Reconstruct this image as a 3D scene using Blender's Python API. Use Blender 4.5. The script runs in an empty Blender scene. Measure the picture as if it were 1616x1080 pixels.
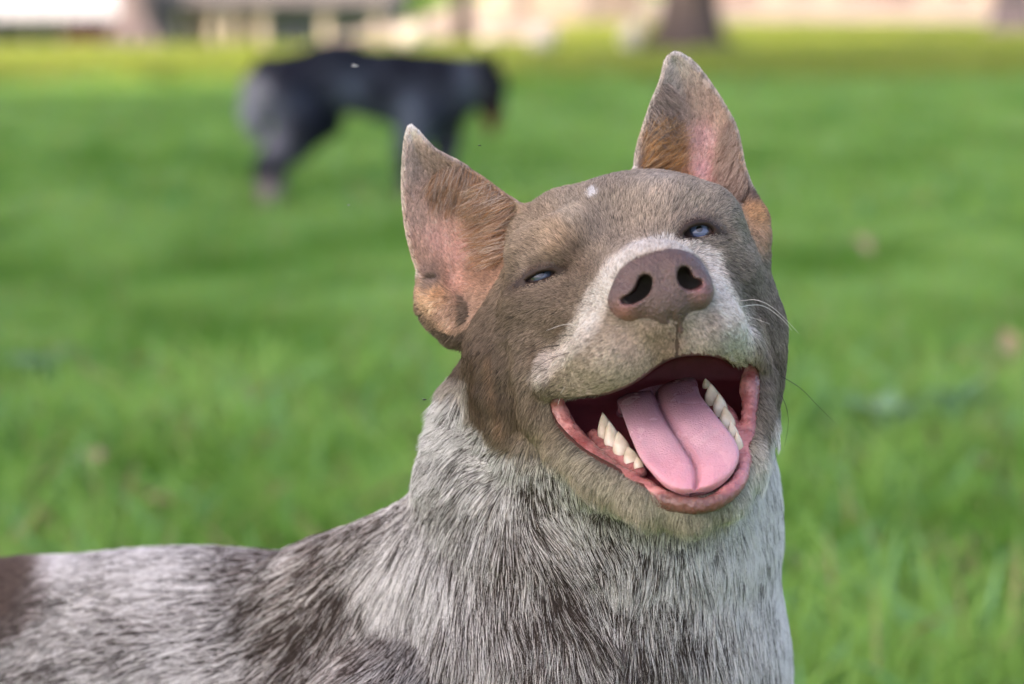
import bpy, math, random
import numpy as np
from mathutils import Vector, Matrix, kdtree

rng = np.random.default_rng(7)
SC = bpy.context.scene
# ------------------------------------------------------------------ camera
F = 3816.0            # focal length in photograph pixels (85 mm on a 36 mm wide sensor)
CAM_H = 0.68
PITCH = math.radians(8.5)
cam_d = bpy.data.cameras.new('camera')
cam = bpy.data.objects.new('camera', cam_d)
SC.collection.objects.link(cam)
cam.location = (0, 0, CAM_H)
cam.rotation_euler = (math.pi / 2 - PITCH, 0, 0)
cam_d.sensor_width = 36.0
cam_d.lens = 85.0
cam_d.clip_start = 0.05
cam_d.clip_end = 1500
cam_d.dof.use_dof = True
cam_d.dof.focus_distance = 0.990
cam_d.dof.aperture_fstop = 6.6
cam_d.dof.aperture_blades = 0
SC.camera = cam
# ------------------------------------------------------------------ sky, sun, exposure
SUN_EL, SUN_AZ = 48.0, 230.0      # compass style angle of the sun seen from the scene (degrees, 0 = +Y, clockwise)
w = bpy.data.worlds.new('World'); SC.world = w; w.use_nodes = True
nt = w.node_tree
for n in list(nt.nodes): nt.nodes.remove(n)
sky = nt.nodes.new('ShaderNodeTexSky'); sky.sky_type = 'NISHITA'; sky.sun_disc = False
sky.sun_elevation = math.radians(SUN_EL); sky.sun_rotation = math.radians(SUN_AZ)
sky.dust_density = 3.0; sky.air_density = 0.5; sky.ozone_density = 0.5
bg = nt.nodes.new('ShaderNodeBackground'); bg.inputs['Strength'].default_value = 0.15
ow = nt.nodes.new('ShaderNodeOutputWorld')
nt.links.new(sky.outputs[0], bg.inputs[0]); nt.links.new(bg.outputs[0], ow.inputs[0])
sd = bpy.data.lights.new('sun', 'SUN'); sd.energy = 2.0; sd.angle = math.radians(0.53); sd.color = (1.0, 0.86, 0.66)
sun = bpy.data.objects.new('sun', sd); SC.collection.objects.link(sun)
_el, _az = math.radians(SUN_EL), math.radians(SUN_AZ)
SUN_DIR = Vector((math.sin(_az) * math.cos(_el), math.cos(_az) * math.cos(_el), math.sin(_el)))   # towards the sun
sun.rotation_euler = SUN_DIR.to_track_quat('Z', 'Y').to_euler()
SC.view_settings.view_transform = 'Standard'
SC.view_settings.look = 'None'
SC.view_settings.gamma = 1.0
SC.view_settings.use_curve_mapping = False
SC.view_settings.exposure = 2.0
SC.view_settings.use_white_balance = True; SC.view_settings.white_balance_temperature = 7350; SC.view_settings.white_balance_tint = 18
SC.render.engine = 'CYCLES'
SC.cycles.use_denoising = True
SC.cycles.denoiser = 'OPENIMAGEDENOISE'
SC.cycles.max_bounces = 8
SC.cycles.diffuse_bounces = 3
SC.cycles.glossy_bounces = 3
SC.cycles.transmission_bounces = 4
SC.cycles.transparent_max_bounces = 8
SC.cycles_curves.shape = 'RIBBONS'
SC.cycles_curves.subdivisions = 2

# ------------------------------------------------------------------ places: a picture ray and a distance give a point of the world
CA, SA = math.cos(PITCH), math.sin(PITCH)
def w_from(px, py, D):
    X = (px - 808.0) / F * D
    U = -(py - 540.0) / F * D
    return np.stack([X + 0 * D, D * CA + U * SA, CAM_H + U * CA - D * SA], axis=-1)
def w_pt(px, py, D):
    v = w_from(np.float64(px), np.float64(py), np.float64(D)); return Vector([float(c) for c in v])
def to_px(p):
    x, y, z = p[0], p[1], p[2] - CAM_H
    D = y * CA - z * SA; U = y * SA + z * CA
    return x / D * F + 808.0, 540.0 - U / D * F, D
def ground_at(px, py):
    """point of the ground (z = 0) seen at that place of the picture"""
    dy = CA - (py - 540.0) / F * SA; dz = -(py - 540.0) / F * CA - SA
    t = -CAM_H / dz
    return Vector(((px - 808.0) / F * t, dy * t, 0.0))
def ground_px(x, y): return x, y

# ------------------------------------------------------------------ object helpers
COL = SC.collection
def tag(o, label=None, cat=None, group=None, kind=None):
    if label: o['label'] = label
    if cat: o['category'] = cat
    if group: o['group'] = group
    if kind: o['kind'] = kind
    return o
def link(o, parent=None):
    COL.objects.link(o)
    if parent is not None: o.parent = parent
    return o
def empty(name, loc=(0, 0, 0), rz=0.0):
    o = bpy.data.objects.new(name, None); o.empty_display_size = 0.05
    o.location = loc; o.rotation_euler = (0, 0, rz); COL.objects.link(o); return o
def mesh_np(name, V, faces, mat=None, parent=None, smooth=True, nper=4):
    """mesh object from numpy vertices (world) and an (n, nper) face array or a list of faces"""
    me = bpy.data.meshes.new(name)
    V = np.asarray(V, dtype=np.float64)
    if isinstance(faces, np.ndarray):
        n = len(faces); k = faces.shape[1]
        me.vertices.add(len(V)); me.vertices.foreach_set('co', V.astype(np.float32).ravel())
        me.loops.add(n * k); me.loops.foreach_set('vertex_index', faces.astype(np.int32).ravel())
        me.polygons.add(n); me.polygons.foreach_set('loop_start', np.arange(0, n * k, k, dtype=np.int32))
        me.polygons.foreach_set('loop_total', np.full(n, k, dtype=np.int32))
        me.update(calc_edges=True); me.validate()
    else:
        me.from_pydata([tuple(v) for v in V], [], faces)
    if smooth: me.polygons.foreach_set('use_smooth', np.ones(len(me.polygons), dtype=bool))
    if mat: me.materials.append(mat)
    o = bpy.data.objects.new(name, me); link(o, parent)
    return o
def rebase(o, loc):
    """move a mesh object's vertices so that its parent empty may stand at loc"""
    o.data.transform(Matrix.Translation(-Vector(loc)))
def vcol(o, name, C):
    a = o.data.attributes.new(name, 'FLOAT_COLOR', 'POINT')
    C4 = np.ones((len(C), 4), dtype=np.float32); C4[:, :3] = C; a.data.foreach_set('color', C4.ravel())
def lin(r, g, b):
    f = lambda c: (c / 255 / 12.92) if c / 255 <= 0.04045 else ((c / 255 + 0.055) / 1.055) ** 2.4
    return np.array([f(r), f(g), f(b)])

# ------------------------------------------------------------------ value noise
def _hash(i, j, k, s):
    h = (i.astype(np.uint32) * np.uint32(374761393) + j.astype(np.uint32) * np.uint32(668265263) + k.astype(np.uint32) * np.uint32(2246822519) + np.uint32(s * 3266489917 & 0xffffffff))
    h = (h ^ (h >> np.uint32(13))) * np.uint32(1274126177); h = h ^ (h >> np.uint32(16))
    return (h & np.uint32(0xffffff)).astype(np.float32) / np.float32(0xffffff)
def vnoise(x, y, z, s=0):
    x = np.asarray(x, dtype=np.float64); y = np.asarray(y, dtype=np.float64); z = np.asarray(z, dtype=np.float64)
    x, y, z = np.broadcast_arrays(x, y, z)
    i, j, k = np.floor(x), np.floor(y), np.floor(z)
    fx, fy, fz = x - i, y - j, z - k
    fx, fy, fz = fx * fx * (3 - 2 * fx), fy * fy * (3 - 2 * fy), fz * fz * (3 - 2 * fz)
    i, j, k = i.astype(np.int64), j.astype(np.int64), k.astype(np.int64)
    r = 0
    for a in (0, 1):
        for b in (0, 1):
            for c in (0, 1):
                wgt = (fx if a else 1 - fx) * (fy if b else 1 - fy) * (fz if c else 1 - fz)
                r = r + wgt * _hash(i + a, j + b, k + c, s)
    return r * 2 - 1
def fbm(x, y, z, s=0, n=3):
    r, a, t = 0, 1.0, 0
    for q in range(n):
        r = r + a * vnoise(x * 2 ** q, y * 2 ** q, z * 2 ** q, s + q); t += a; a *= 0.5
    return r / t

# ------------------------------------------------------------------ solid modelling on a grid
class Grid:
    """distance field sampled on a box; shapes are blended in and cut out, then a surface is taken from it"""
    def __init__(s, x0, x1, y0, y1, z0, z1, h):
        s.h = h
        s.x = np.arange(x0, x1 + h, h, dtype=np.float32); s.y = np.arange(y0, y1 + h, h, dtype=np.float32); s.z = np.arange(z0, z1 + h, h, dtype=np.float32)
        s.V = np.full((len(s.x), len(s.y), len(s.z)), 400.0, dtype=np.float32)
    def block(s, lo, hi):
        sl, ax = [], []
        for a, l, u, in zip((s.x, s.y, s.z), lo, hi):
            i0 = max(0, int(np.searchsorted(a, l)) - 1); i1 = min(len(a), int(np.searchsorted(a, u)) + 1)
            if i1 <= i0: return None
            sl.append(slice(i0, i1)); ax.append(a[i0:i1])
        return tuple(sl), ax[0][:, None, None], ax[1][None, :, None], ax[2][None, None, :]
    def union(s, lo, hi, fn, k):
        m = k + 3 * s.h
        b = s.block([l - m for l in lo], [u + m for u in hi])
        if b is None: return
        sl, X, Y, Z = b; d = fn(X, Y, Z); v = s.V[sl]
        hh = np.clip(0.5 + 0.5 * (v - d) / k, 0, 1)
        s.V[sl] = v * (1 - hh) + d * hh - k * hh * (1 - hh)
    def cut(s, lo, hi, fn, k):
        m = k + 3 * s.h
        b = s.block([l - m for l in lo], [u + m for u in hi])
        if b is None: return
        sl, X, Y, Z = b; d = -fn(X, Y, Z); v = s.V[sl]
        hh = np.clip(0.5 - 0.5 * (v - d) / k, 0, 1)
        s.V[sl] = v * (1 - hh) + d * hh + k * hh * (1 - hh)
    def cap(s, p, r1, q, r2, k=20, cut=False, flat=None):
        p = np.array(p, float); q = np.array(q, float); R = max(r1, r2)
        lo = np.minimum(p, q) - R; hi = np.maximum(p, q) + R; ba = q - p; bb = float(ba @ ba) + 1e-9
        def fn(X, Y, Z):
            t = np.clip(((X - p[0]) * ba[0] + (Y - p[1]) * ba[1] + (Z - p[2]) * ba[2]) / bb, 0, 1)
            return np.sqrt((X - p[0] - t * ba[0]) ** 2 + (Y - p[1] - t * ba[1]) ** 2 + (Z - p[2] - t * ba[2]) ** 2) - (r1 + (r2 - r1) * t)
        (s.cut if cut else s.union)(lo, hi, fn, k)
    def chain(s, pts, k=20, cut=False):
        for a, b in zip(pts[:-1], pts[1:]): s.cap(a[:3], a[3], b[:3], b[3], k, cut)
    def ell(s, c, r, rot=(0, 0, 0), k=30, cut=False):
        """ellipsoid; rot = degrees about z (in the picture), y, x"""
        c = np.array(c, float); r = np.array(r, float)
        M = (Matrix.Rotation(math.radians(rot[0]), 3, 'Z') @ Matrix.Rotation(math.radians(rot[1]), 3, 'Y') @ Matrix.Rotation(math.radians(rot[2]), 3, 'X'))
        M = np.array(M).T; R = r.max()
        def fn(X, Y, Z):
            a, b, e = X - c[0], Y - c[1], Z - c[2]
            u = (M[0, 0] * a + M[0, 1] * b + M[0, 2] * e) / r[0]; v = (M[1, 0] * a + M[1, 1] * b + M[1, 2] * e) / r[1]; t = (M[2, 0] * a + M[2, 1] * b + M[2, 2] * e) / r[2]
            k0 = np.sqrt(u * u + v * v + t * t) + 1e-6
            k1 = np.sqrt((u / r[0]) ** 2 + (v / r[1]) ** 2 + (t / r[2]) ** 2) + 1e-9
            return k0 * (k0 - 1) / k1
        (s.cut if cut else s.union)(c - R, c + R, fn, k)
    def surface(s, drop=None):
        """surface nets -> vertices in grid space, quads"""
        V = s.V; ins = V < 0
        c = ins[:-1, :-1, :-1].astype(np.uint8)
        for a in (0, 1):
            for b in (0, 1):
                for e in (0, 1):
                    if a + b + e: c = c + ins[a:ins.shape[0] - 1 + a, b:ins.shape[1] - 1 + b, e:ins.shape[2] - 1 + e]
        I, J, K = np.nonzero((c > 0) & (c < 8)); del c
        n = len(I); acc = np.zeros((n, 3)); cnt = np.zeros(n)
        cor = {(a, b, e): V[I + a, J + b, K + e].astype(np.float64) for a in (0, 1) for b in (0, 1) for e in (0, 1)}
        for ax in range(3):
            o1, o2 = [q for q in range(3) if q != ax]
            for a in (0, 1):
                for b in (0, 1):
                    p = [0, 0, 0]; p[o1] = a; p[o2] = b; q = list(p); q[ax] = 1
                    v0, v1 = cor[tuple(p)], cor[tuple(q)]
                    m = (v0 < 0) != (v1 < 0)
                    t = np.where(m, v0 / np.where(m, v0 - v1, 1), 0)
                    pt = np.zeros((n, 3)); pt[:, ax] = t; pt[:, o1] = a; pt[:, o2] = b
                    acc += pt * m[:, None]; cnt += m
        P = acc / cnt[:, None] + np.stack([I, J, K], 1)
        P = np.stack([s.x[0] + P[:, 0] * s.h, s.y[0] + P[:, 1] * s.h, s.z[0] + P[:, 2] * s.h], 1)
        idx = np.full(tuple(np.array(V.shape) - 1), -1, dtype=np.int32); idx[I, J, K] = np.arange(n)
        Q = []
        for ax in range(3):
            o1, o2 = (ax + 1) % 3, (ax + 2) % 3
            sl0 = [slice(1, -1)] * 3; sl1 = [slice(1, -1)] * 3; sl0[ax] = slice(0, -1); sl1[ax] = slice(1, None)
            A = ins[tuple(sl0)]; B = ins[tuple(sl1)]
            E = np.nonzero(A != B)
            if not len(E[0]): continue
            e = [E[0].copy(), E[1].copy(), E[2].copy()]
            for d in range(3):
                if d != ax: e[d] = e[d] + 1
            fl = A[E]
            def at(d1, d2):
                g = [e[0], e[1], e[2]]; g[o1] = g[o1] - d1; g[o2] = g[o2] - d2
                return idx[g[0], g[1], g[2]]
            q = np.stack([at(1, 1), at(0, 1), at(0, 0), at(1, 0)], 1)
            q[~fl] = q[~fl][:, ::-1]
            Q.append(q)
        Q = np.concatenate(Q)
        Q = Q[(Q >= 0).all(1)]
        if drop is not None:
            keepv = ~drop(P); Q = Q[keepv[Q].all(1)]
            used = np.zeros(len(P), bool); used[Q.ravel()] = True
            remap = np.cumsum(used) - 1; P = P[used]; Q = remap[Q]
        return P, Q
    def front(s, x, y):
        """nearest surface (largest z) at picture place x, y"""
        i = int(round((x - s.x[0]) / s.h)); j = int(round((y - s.y[0]) / s.h))
        col = s.V[i, j]; k = np.nonzero(col < 0)[0]
        return float(s.z[k[-1]]) if len(k) else 0.0

def poly2(X, Y, pts):
    """signed distance in the picture plane to a polygon (negative inside); X, Y broadcastable"""
    P = np.array(pts, dtype=np.float32); X, Y = np.broadcast_arrays(X, Y)
    d = np.full(X.shape, 1e9, np.float32); sgn = np.ones(X.shape, np.float32)
    n = len(P); j = n - 1
    for i in range(n):
        ex, ey = P[j] - P[i]; wx, wy = X - P[i, 0], Y - P[i, 1]
        t = np.clip((wx * ex + wy * ey) / (ex * ex + ey * ey + 1e-9), 0, 1)
        d = np.minimum(d, (wx - ex * t) ** 2 + (wy - ey * t) ** 2)
        c1 = Y >= P[i, 1]; c2 = Y < P[j, 1]; c3 = ex * wy > ey * wx
        fl = (c1 & c2 & c3) | (~c1 & ~c2 & ~c3); sgn = np.where(fl, -sgn, sgn); j = i
    return sgn * np.sqrt(d)
def smooth_poly(pts, n=6):
    """closed Catmull-Rom through the points"""
    P = np.array(pts, float); m = len(P); out = []
    for i in range(m):
        a, b, c, d = P[i - 1], P[i], P[(i + 1) % m], P[(i + 2) % m]
        for t in np.arange(n) / n:
            out.append(0.5 * ((2 * b) + (c - a) * t + (2 * a - 5 * b + 4 * c - d) * t * t + (3 * b - a - 3 * c + d) * t ** 3))
    return np.array(out)
def spline(pts, n=8):
    P = np.array(pts, float); m = len(P); out = []
    for i in range(m - 1):
        a, b, c, d = P[max(i - 1, 0)], P[i], P[i + 1], P[min(i + 2, m - 1)]
        for t in np.arange(n) / n:
            out.append(0.5 * ((2 * b) + (c - a) * t + (2 * a - 5 * b + 4 * c - d) * t * t + (3 * b - a - 3 * c + d) * t ** 3))
    out.append(P[-1]); return np.array(out)
def vnormals(P, Q):
    a, b, c, d = (P[Q[:, i]] for i in range(4))
    fn = np.cross(c - a, d - b); N = np.zeros_like(P)
    for i in range(4):
        for ax in range(3): N[:, ax] += np.bincount(Q[:, i], fn[:, ax], minlength=len(P))
    return N / (np.linalg.norm(N, axis=1, keepdims=True) + 1e-12)
def relax(P, Q, it=2, lam=0.5):
    """plain smoothing of a quad mesh"""
    for _ in range(it):
        S = np.zeros_like(P); n = np.zeros(len(P))
        for i in range(4):
            j = (i + 1) % 4
            for u, v in ((i, j), (j, i)):
                n += np.bincount(Q[:, u], minlength=len(P))
                for ax in range(3): S[:, ax] += np.bincount(Q[:, u], P[Q[:, v], ax], minlength=len(P))
        P = P + lam * (S / np.maximum(n, 1)[:, None] - P)
    return P
Z2D = lambda z: 1.0 - z / F          # picture units in front of the 1 m plane -> distance
def to_world(P):
    return w_from(P[:, 0], P[:, 1], Z2D(P[:, 2]))
def from_world(p):
    x, y, D = to_px(p); return (x, y, (1.0 - D) * F)
# ------------------------------------------------------------------ materials
def mat(name, col=(.5, .5, .5), rough=.6, spec=.4, **kw):
    m = bpy.data.materials.new(name); m.use_nodes = True
    b = m.node_tree.nodes['Principled BSDF']
    b.inputs['Base Color'].default_value = (*col, 1); b.inputs['Roughness'].default_value = rough; b.inputs['Specular IOR Level'].default_value = spec
    for k, v in kw.items(): b.inputs[k.replace('_', ' ')].default_value = v
    return m
def nodes(m): return m.node_tree.nodes, m.node_tree.links, m.node_tree.nodes['Principled BSDF']
def tint(m, c1, c2, scale=5, detail=4, coords='Object', vec=(1, 1, 1), lo=.35, hi=.65):
    """noise-driven mix of two colours into the base colour"""
    N, L, b = nodes(m)
    tc = N.new('ShaderNodeTexCoord'); mp = N.new('ShaderNodeMapping'); mp.inputs['Scale'].default_value = vec
    nz = N.new('ShaderNodeTexNoise'); nz.inputs['Scale'].default_value = scale; nz.inputs['Detail'].default_value = detail
    rp = N.new('ShaderNodeValToRGB'); rp.color_ramp.elements[0].position = lo; rp.color_ramp.elements[1].position = hi
    rp.color_ramp.elements[0].color = (*c1, 1); rp.color_ramp.elements[1].color = (*c2, 1)
    L.new(tc.outputs[coords], mp.inputs[0]); L.new(mp.outputs[0], nz.inputs['Vector']); L.new(nz.outputs[0], rp.inputs[0]); L.new(rp.outputs[0], b.inputs['Base Color'])
    return rp, mp
def bump(m, scale, strength, dist=.001, detail=3, vec=None, kind='noise'):
    N, L, b = nodes(m)
    tc = N.new('ShaderNodeTexCoord'); mp = N.new('ShaderNodeMapping')
    if vec: mp.inputs['Scale'].default_value = vec
    if kind == 'noise': nz = N.new('ShaderNodeTexNoise'); nz.inputs['Detail'].default_value = detail
    else: nz = N.new('ShaderNodeTexVoronoi')
    nz.inputs['Scale'].default_value = scale
    bp = N.new('ShaderNodeBump'); bp.inputs['Strength'].default_value = strength; bp.inputs['Distance'].default_value = dist
    L.new(tc.outputs['Object'], mp.inputs[0]); L.new(mp.outputs[0], nz.inputs['Vector']); L.new(nz.outputs[0], bp.inputs['Height']); L.new(bp.outputs[0], b.inputs['Normal'])
    return m
def attr_mat(name, attr='paint', **kw):
    m = mat(name, **kw); N, L, b = nodes(m); a = N.new('ShaderNodeAttribute'); a.attribute_name = attr; L.new(a.outputs['Color'], b.inputs['Base Color']); return m
M_SKIN = attr_mat('dog_skin', rough=.55, spec=.35, Subsurface_Weight=.15, Subsurface_Scale=.004)
bump(M_SKIN, 900, .25, .0006)
M_NOSE = attr_mat('dog_nose', rough=.36, spec=.5, Subsurface_Weight=.1, Subsurface_Scale=.003)
bump(M_NOSE, 1300, .8, .0006, kind='voronoi')
M_LIP = attr_mat('dog_lip', rough=.24, spec=.6, Subsurface_Weight=.25, Subsurface_Scale=.004)
bump(M_LIP, 500, .7, .001, 5)
M_TONGUE = attr_mat('dog_tongue', rough=.3, spec=.5, Subsurface_Weight=.3, Subsurface_Scale=.005)
bump(M_TONGUE, 1500, .7, .0006, 4)
def wet(m, lo, hi, scale):
    N, L, b = nodes(m); tc = N.new('ShaderNodeTexCoord'); nz = N.new('ShaderNodeTexNoise'); nz.inputs['Scale'].default_value = scale; nz.inputs['Detail'].default_value = 4
    mr = N.new('ShaderNodeMapRange'); mr.inputs[1].default_value = .35; mr.inputs[2].default_value = .65; mr.inputs[3].default_value = lo; mr.inputs[4].default_value = hi
    L.new(tc.outputs['Object'], nz.inputs['Vector']); L.new(nz.outputs[0], mr.inputs[0]); L.new(mr.outputs[0], b.inputs['Roughness'])
wet(M_LIP, .10, .42, 160); wet(M_TONGUE, .20, .32, 60); wet(M_NOSE, .24, .5, 200)
M_TOOTH = mat('dog_tooth', (.78, .70, .55), .22, .5, Subsurface_Weight=.2, Subsurface_Scale=.002)
tint(M_TOOTH, (.74, .68, .56), (.56, .47, .34), 160, 3)
M_EYE = attr_mat('dog_eye', rough=.06, spec=.8)
def hair_mat(name, trans=.25, rough=.45):
    m = bpy.data.materials.new(name); m.use_nodes = True; N, L, b = nodes(m)
    a = N.new('ShaderNodeAttribute'); a.attribute_name = 'paint'
    b.inputs['Roughness'].default_value = rough; b.inputs['Specular IOR Level'].default_value = .3
    L.new(a.outputs['Color'], b.inputs['Base Color'])
    tr = N.new('ShaderNodeBsdfTranslucent'); L.new(a.outputs['Color'], tr.inputs[0])
    mx = N.new('ShaderNodeMixShader'); mx.inputs[0].default_value = trans
    out = N['Material Output'] if 'Material Output' in N else [n for n in N if n.type == 'OUTPUT_MATERIAL'][0]
    L.new(b.outputs[0], mx.inputs[1]); L.new(tr.outputs[0], mx.inputs[2]); L.new(mx.outputs[0], out.inputs[0])
    return m
M_FUR = hair_mat('dog_fur')
def rbf(samples, ncol, x, y, s=22.0, pw=1.6):
    S = np.array([q[:2] + tuple(q[2]) if isinstance(q[2], tuple) else q for q in samples], float)
    out = np.zeros((len(x), ncol)); W = np.zeros(len(x))
    for r in S:
        wgt = 1.0 / ((x - r[0]) ** 2 + (y - r[1]) ** 2 + s * s) ** pw
        out += wgt[:, None] * r[None, 2:2 + ncol]; W += wgt
    return out / W[:, None]
# ================================================================== the yard
DROP = -3.2
def ground_z(y, x=0.0):
    """level lawn; to the left it falls away beyond 30 m to the lower yard of the shed and the house"""
    y = np.asarray(y, float); t = np.clip((y - 23.5) / 26.0, 0, 1); q = np.clip((-.035 * y - np.asarray(x, float)) / 5.0 + .5, 0, 1)
    return DROP * t * t * (3 - 2 * t) * q * q * (3 - 2 * q)
M_GROUND = mat('lawn_soil', (.07, .12, .03), .9, .1)
tint(M_GROUND, (.08, .165, .03), (.14, .25, .05), .9, 6)
bump(M_GROUND, 30, .6, .02)
xs = np.concatenate([np.linspace(-400, -40, 10), np.linspace(-36, 36, 37), np.linspace(40, 400, 10)])
ys = np.concatenate([np.linspace(-300, -20, 10), np.linspace(-15, 80, 96), np.linspace(90, 900, 16)])
GV = np.array([(x, y, float(ground_z(y, x))) for y in ys for x in xs]); nx_ = len(xs)
GQ = np.array([[j * nx_ + i, j * nx_ + i + 1, (j + 1) * nx_ + i + 1, (j + 1) * nx_ + i] for j in range(len(ys) - 1) for i in range(nx_ - 1)])
tag(mesh_np('lawn', GV, GQ, M_GROUND), kind='structure')
# worn earth path across the far lawn on the left
M_EARTH = mat('earth', (.22, .15, .09), .95, .1); tint(M_EARTH, (.16, .11, .06), (.28, .2, .12), 2.5, 6)
def strip(name, pts, wd, m, z=.004):
    V, Q = [], []
    P = spline(pts, 8)
    for i, p in enumerate(P):
        t = P[min(i + 1, len(P) - 1)] - P[max(i - 1, 0)]; t /= np.linalg.norm(t); nrm = np.array([-t[1], t[0]]); w_ = wd * (1 + .25 * math.sin(i * 1.3))
        V += [(*(p + nrm * w_), z), (*(p - nrm * w_), z)]
    for i in range(len(P) - 1): Q.append([2 * i, 2 * i + 2, 2 * i + 3, 2 * i + 1])
    return mesh_np(name, np.array(V), np.array(Q)[:, ::-1], m)
tag(strip('path', [(-14, 16.2), (-6, 15.8), (-3, 15.2), (-1.4, 14.6), (1.5, 14.9)], .45, M_EARTH), kind='structure')

# ---- grass blades
M_GRASS = hair_mat('grass_blade', .42, .5)
def grass_field(name, n, x_fn, y0, y1, h0, h1, rad, pw=1.0, segs=4, dry=.05, sun=False):
    y = y0 + (y1 - y0) * rng.random(n) ** pw; x = x_fn(y, rng.random(n))
    k_ = ~((x < 1.6) & (np.abs(y - 15.2 + .12 * x) < .38)); x, y, n = x[k_], y[k_], int(k_.sum())
    m = fbm(x * .9, y * .9, 0 * x, 101, 3); m2 = fbm(x * 4.5, y * 4.5, 0 * x, 111, 2)
    h = (h0 + (h1 - h0) * rng.random(n)) * (1 + .25 * m + .4 * m2)
    an = rng.random(n) * 2 * math.pi; lean = rng.uniform(.1, 1.0, n); t = np.linspace(0, 1, segs)
    pts = np.zeros((n, segs, 3))
    z0 = ground_z(y, x)
    for i, q in enumerate(t):
        o = lean * h * q ** 1.8
        pts[:, i] = np.stack([x + np.cos(an) * o, y + np.sin(an) * o, z0 + h * q * (1 - .28 * lean * q)], 1)
    hc = bpy.data.hair_curves.new(name); hc.add_curves([segs] * n)
    hc.attributes['position'].data.foreach_set('vector', pts.astype(np.float32).ravel())
    r = hc.attributes.get('radius') or hc.attributes.new('radius', 'FLOAT', 'POINT')
    R = (rad * rng.uniform(.6, 1.3, n))[:, None] * np.array([.8, 1, .75, .08] if segs == 4 else np.linspace(1, .1, segs))[None]
    r.data.foreach_set('value', R.astype(np.float32).ravel())
    a = hc.attributes.new('paint', 'FLOAT_COLOR', 'POINT')
    g1, g2, g3 = np.array([.13, .335, .036]), np.array([.345, .60, .135]), np.array([.50, .42, .20])
    
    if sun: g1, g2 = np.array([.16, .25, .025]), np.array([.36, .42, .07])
    m3 = fbm(x * 2.2, y * 1.3, 0 * x, 121, 2); u = np.clip(.5 + .9 * m2 + .15 * m + .35 * m3 + .5 * (rng.random(n) - .5), 0, 1)[:, None]
    c = g1 * (1 - u) + g2 * u; blue = (rng.random(n) < .15)[:, None]; c = np.where(blue, c * np.array([.95, 1.05, 2.1]), c)
    c = np.where((rng.random(n) < dry)[:, None], g3 * rng.uniform(.5, 1.1, n)[:, None], c)
    A = np.ones((n, segs, 4), dtype=np.float32)
    for i, q in enumerate(t): A[:, i, :3] = c * (.8 + .25 * q)
    a.data.foreach_set('color', A.ravel()); hc.materials.append(M_GRASS)
    o = bpy.data.objects.new(name, hc); COL.objects.link(o)
    return tag(o, kind='stuff')
half = lambda y: .235 * y + 1.25
grass_field('grass', 11000, lambda y, u: (u * 2 - 1) * half(y), 1.3, 4.2, .07, .13, .0032, pw=.8, dry=.10)
grass_field('grass', 175000, lambda y, u: (u * 2 - 1) * half(y), 1.0, 6.5, .045, .085, .0017, pw=.75)
grass_field('grass', 110000, lambda y, u: (u * 2 - 1) * half(y), 6.5, 16, .05, .09, .0045, pw=.8)
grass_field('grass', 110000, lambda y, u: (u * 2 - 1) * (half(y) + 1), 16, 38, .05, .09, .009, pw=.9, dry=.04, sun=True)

# ---- trees: trunk with flared roots, limbs, and a leafy crown high above the picture
M_BARK = mat('bark', (.1, .08, .07), .9, .15); tint(M_BARK, (.055, .045, .042), (.13, .105, .098), 3, 6, vec=(4, 4, .7)); bump(M_BARK, 14, 1.0, .03, 5, (3, 3, .5))
M_BARK2 = mat('pale_bark', (.2, .17, .18), .9, .15); tint(M_BARK2, (.13, .11, .12), (.23, .19, .20), 3, 6, vec=(4, 4, .7)); bump(M_BARK2, 14, .8, .02, 5, (3, 3, .5))
M_LEAF = mat('tree_leaf', (.06, .12, .025), .5, .3)
N_, L_, b_ = nodes(M_LEAF)
tr_ = N_.new('ShaderNodeBsdfTranslucent'); tr_.inputs[0].default_value = (.12, .26, .03, 1); mx_ = N_.new('ShaderNodeMixShader'); mx_.inputs[0].default_value = .35
o_ = [n for n in N_ if n.type == 'OUTPUT_MATERIAL'][0]; L_.new(b_.outputs[0], mx_.inputs[1]); L_.new(tr_.outputs[0], mx_.inputs[2]); L_.new(mx_.outputs[0], o_.inputs[0])
def tube(V, Q, path, rad, k=12, lump=0.0):
    b0 = len(V)
    for i, p in enumerate(path):
        T = np.array(path[min(i + 1, len(path) - 1)]) - np.array(path[max(i - 1, 0)]); T = T / np.linalg.norm(T)
        A = np.cross(T, [0.3, 1, .1]); A /= np.linalg.norm(A); B = np.cross(T, A)
        for j in range(k):
            an = 2 * math.pi * j / k; r = rad[i] * (1 + lump * math.sin(an * 5 + i * .4) + lump * .6 * math.sin(an * 3 + 1.7))
            V.append(tuple(np.array(p) + r * (A * math.cos(an) + B * math.sin(an))))
    for i in range(len(path) - 1):
        for j in range(k): Q.append([b0 + i * k + j, b0 + i * k + (j + 1) % k, b0 + (i + 1) * k + (j + 1) % k, b0 + (i + 1) * k + j])
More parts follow.
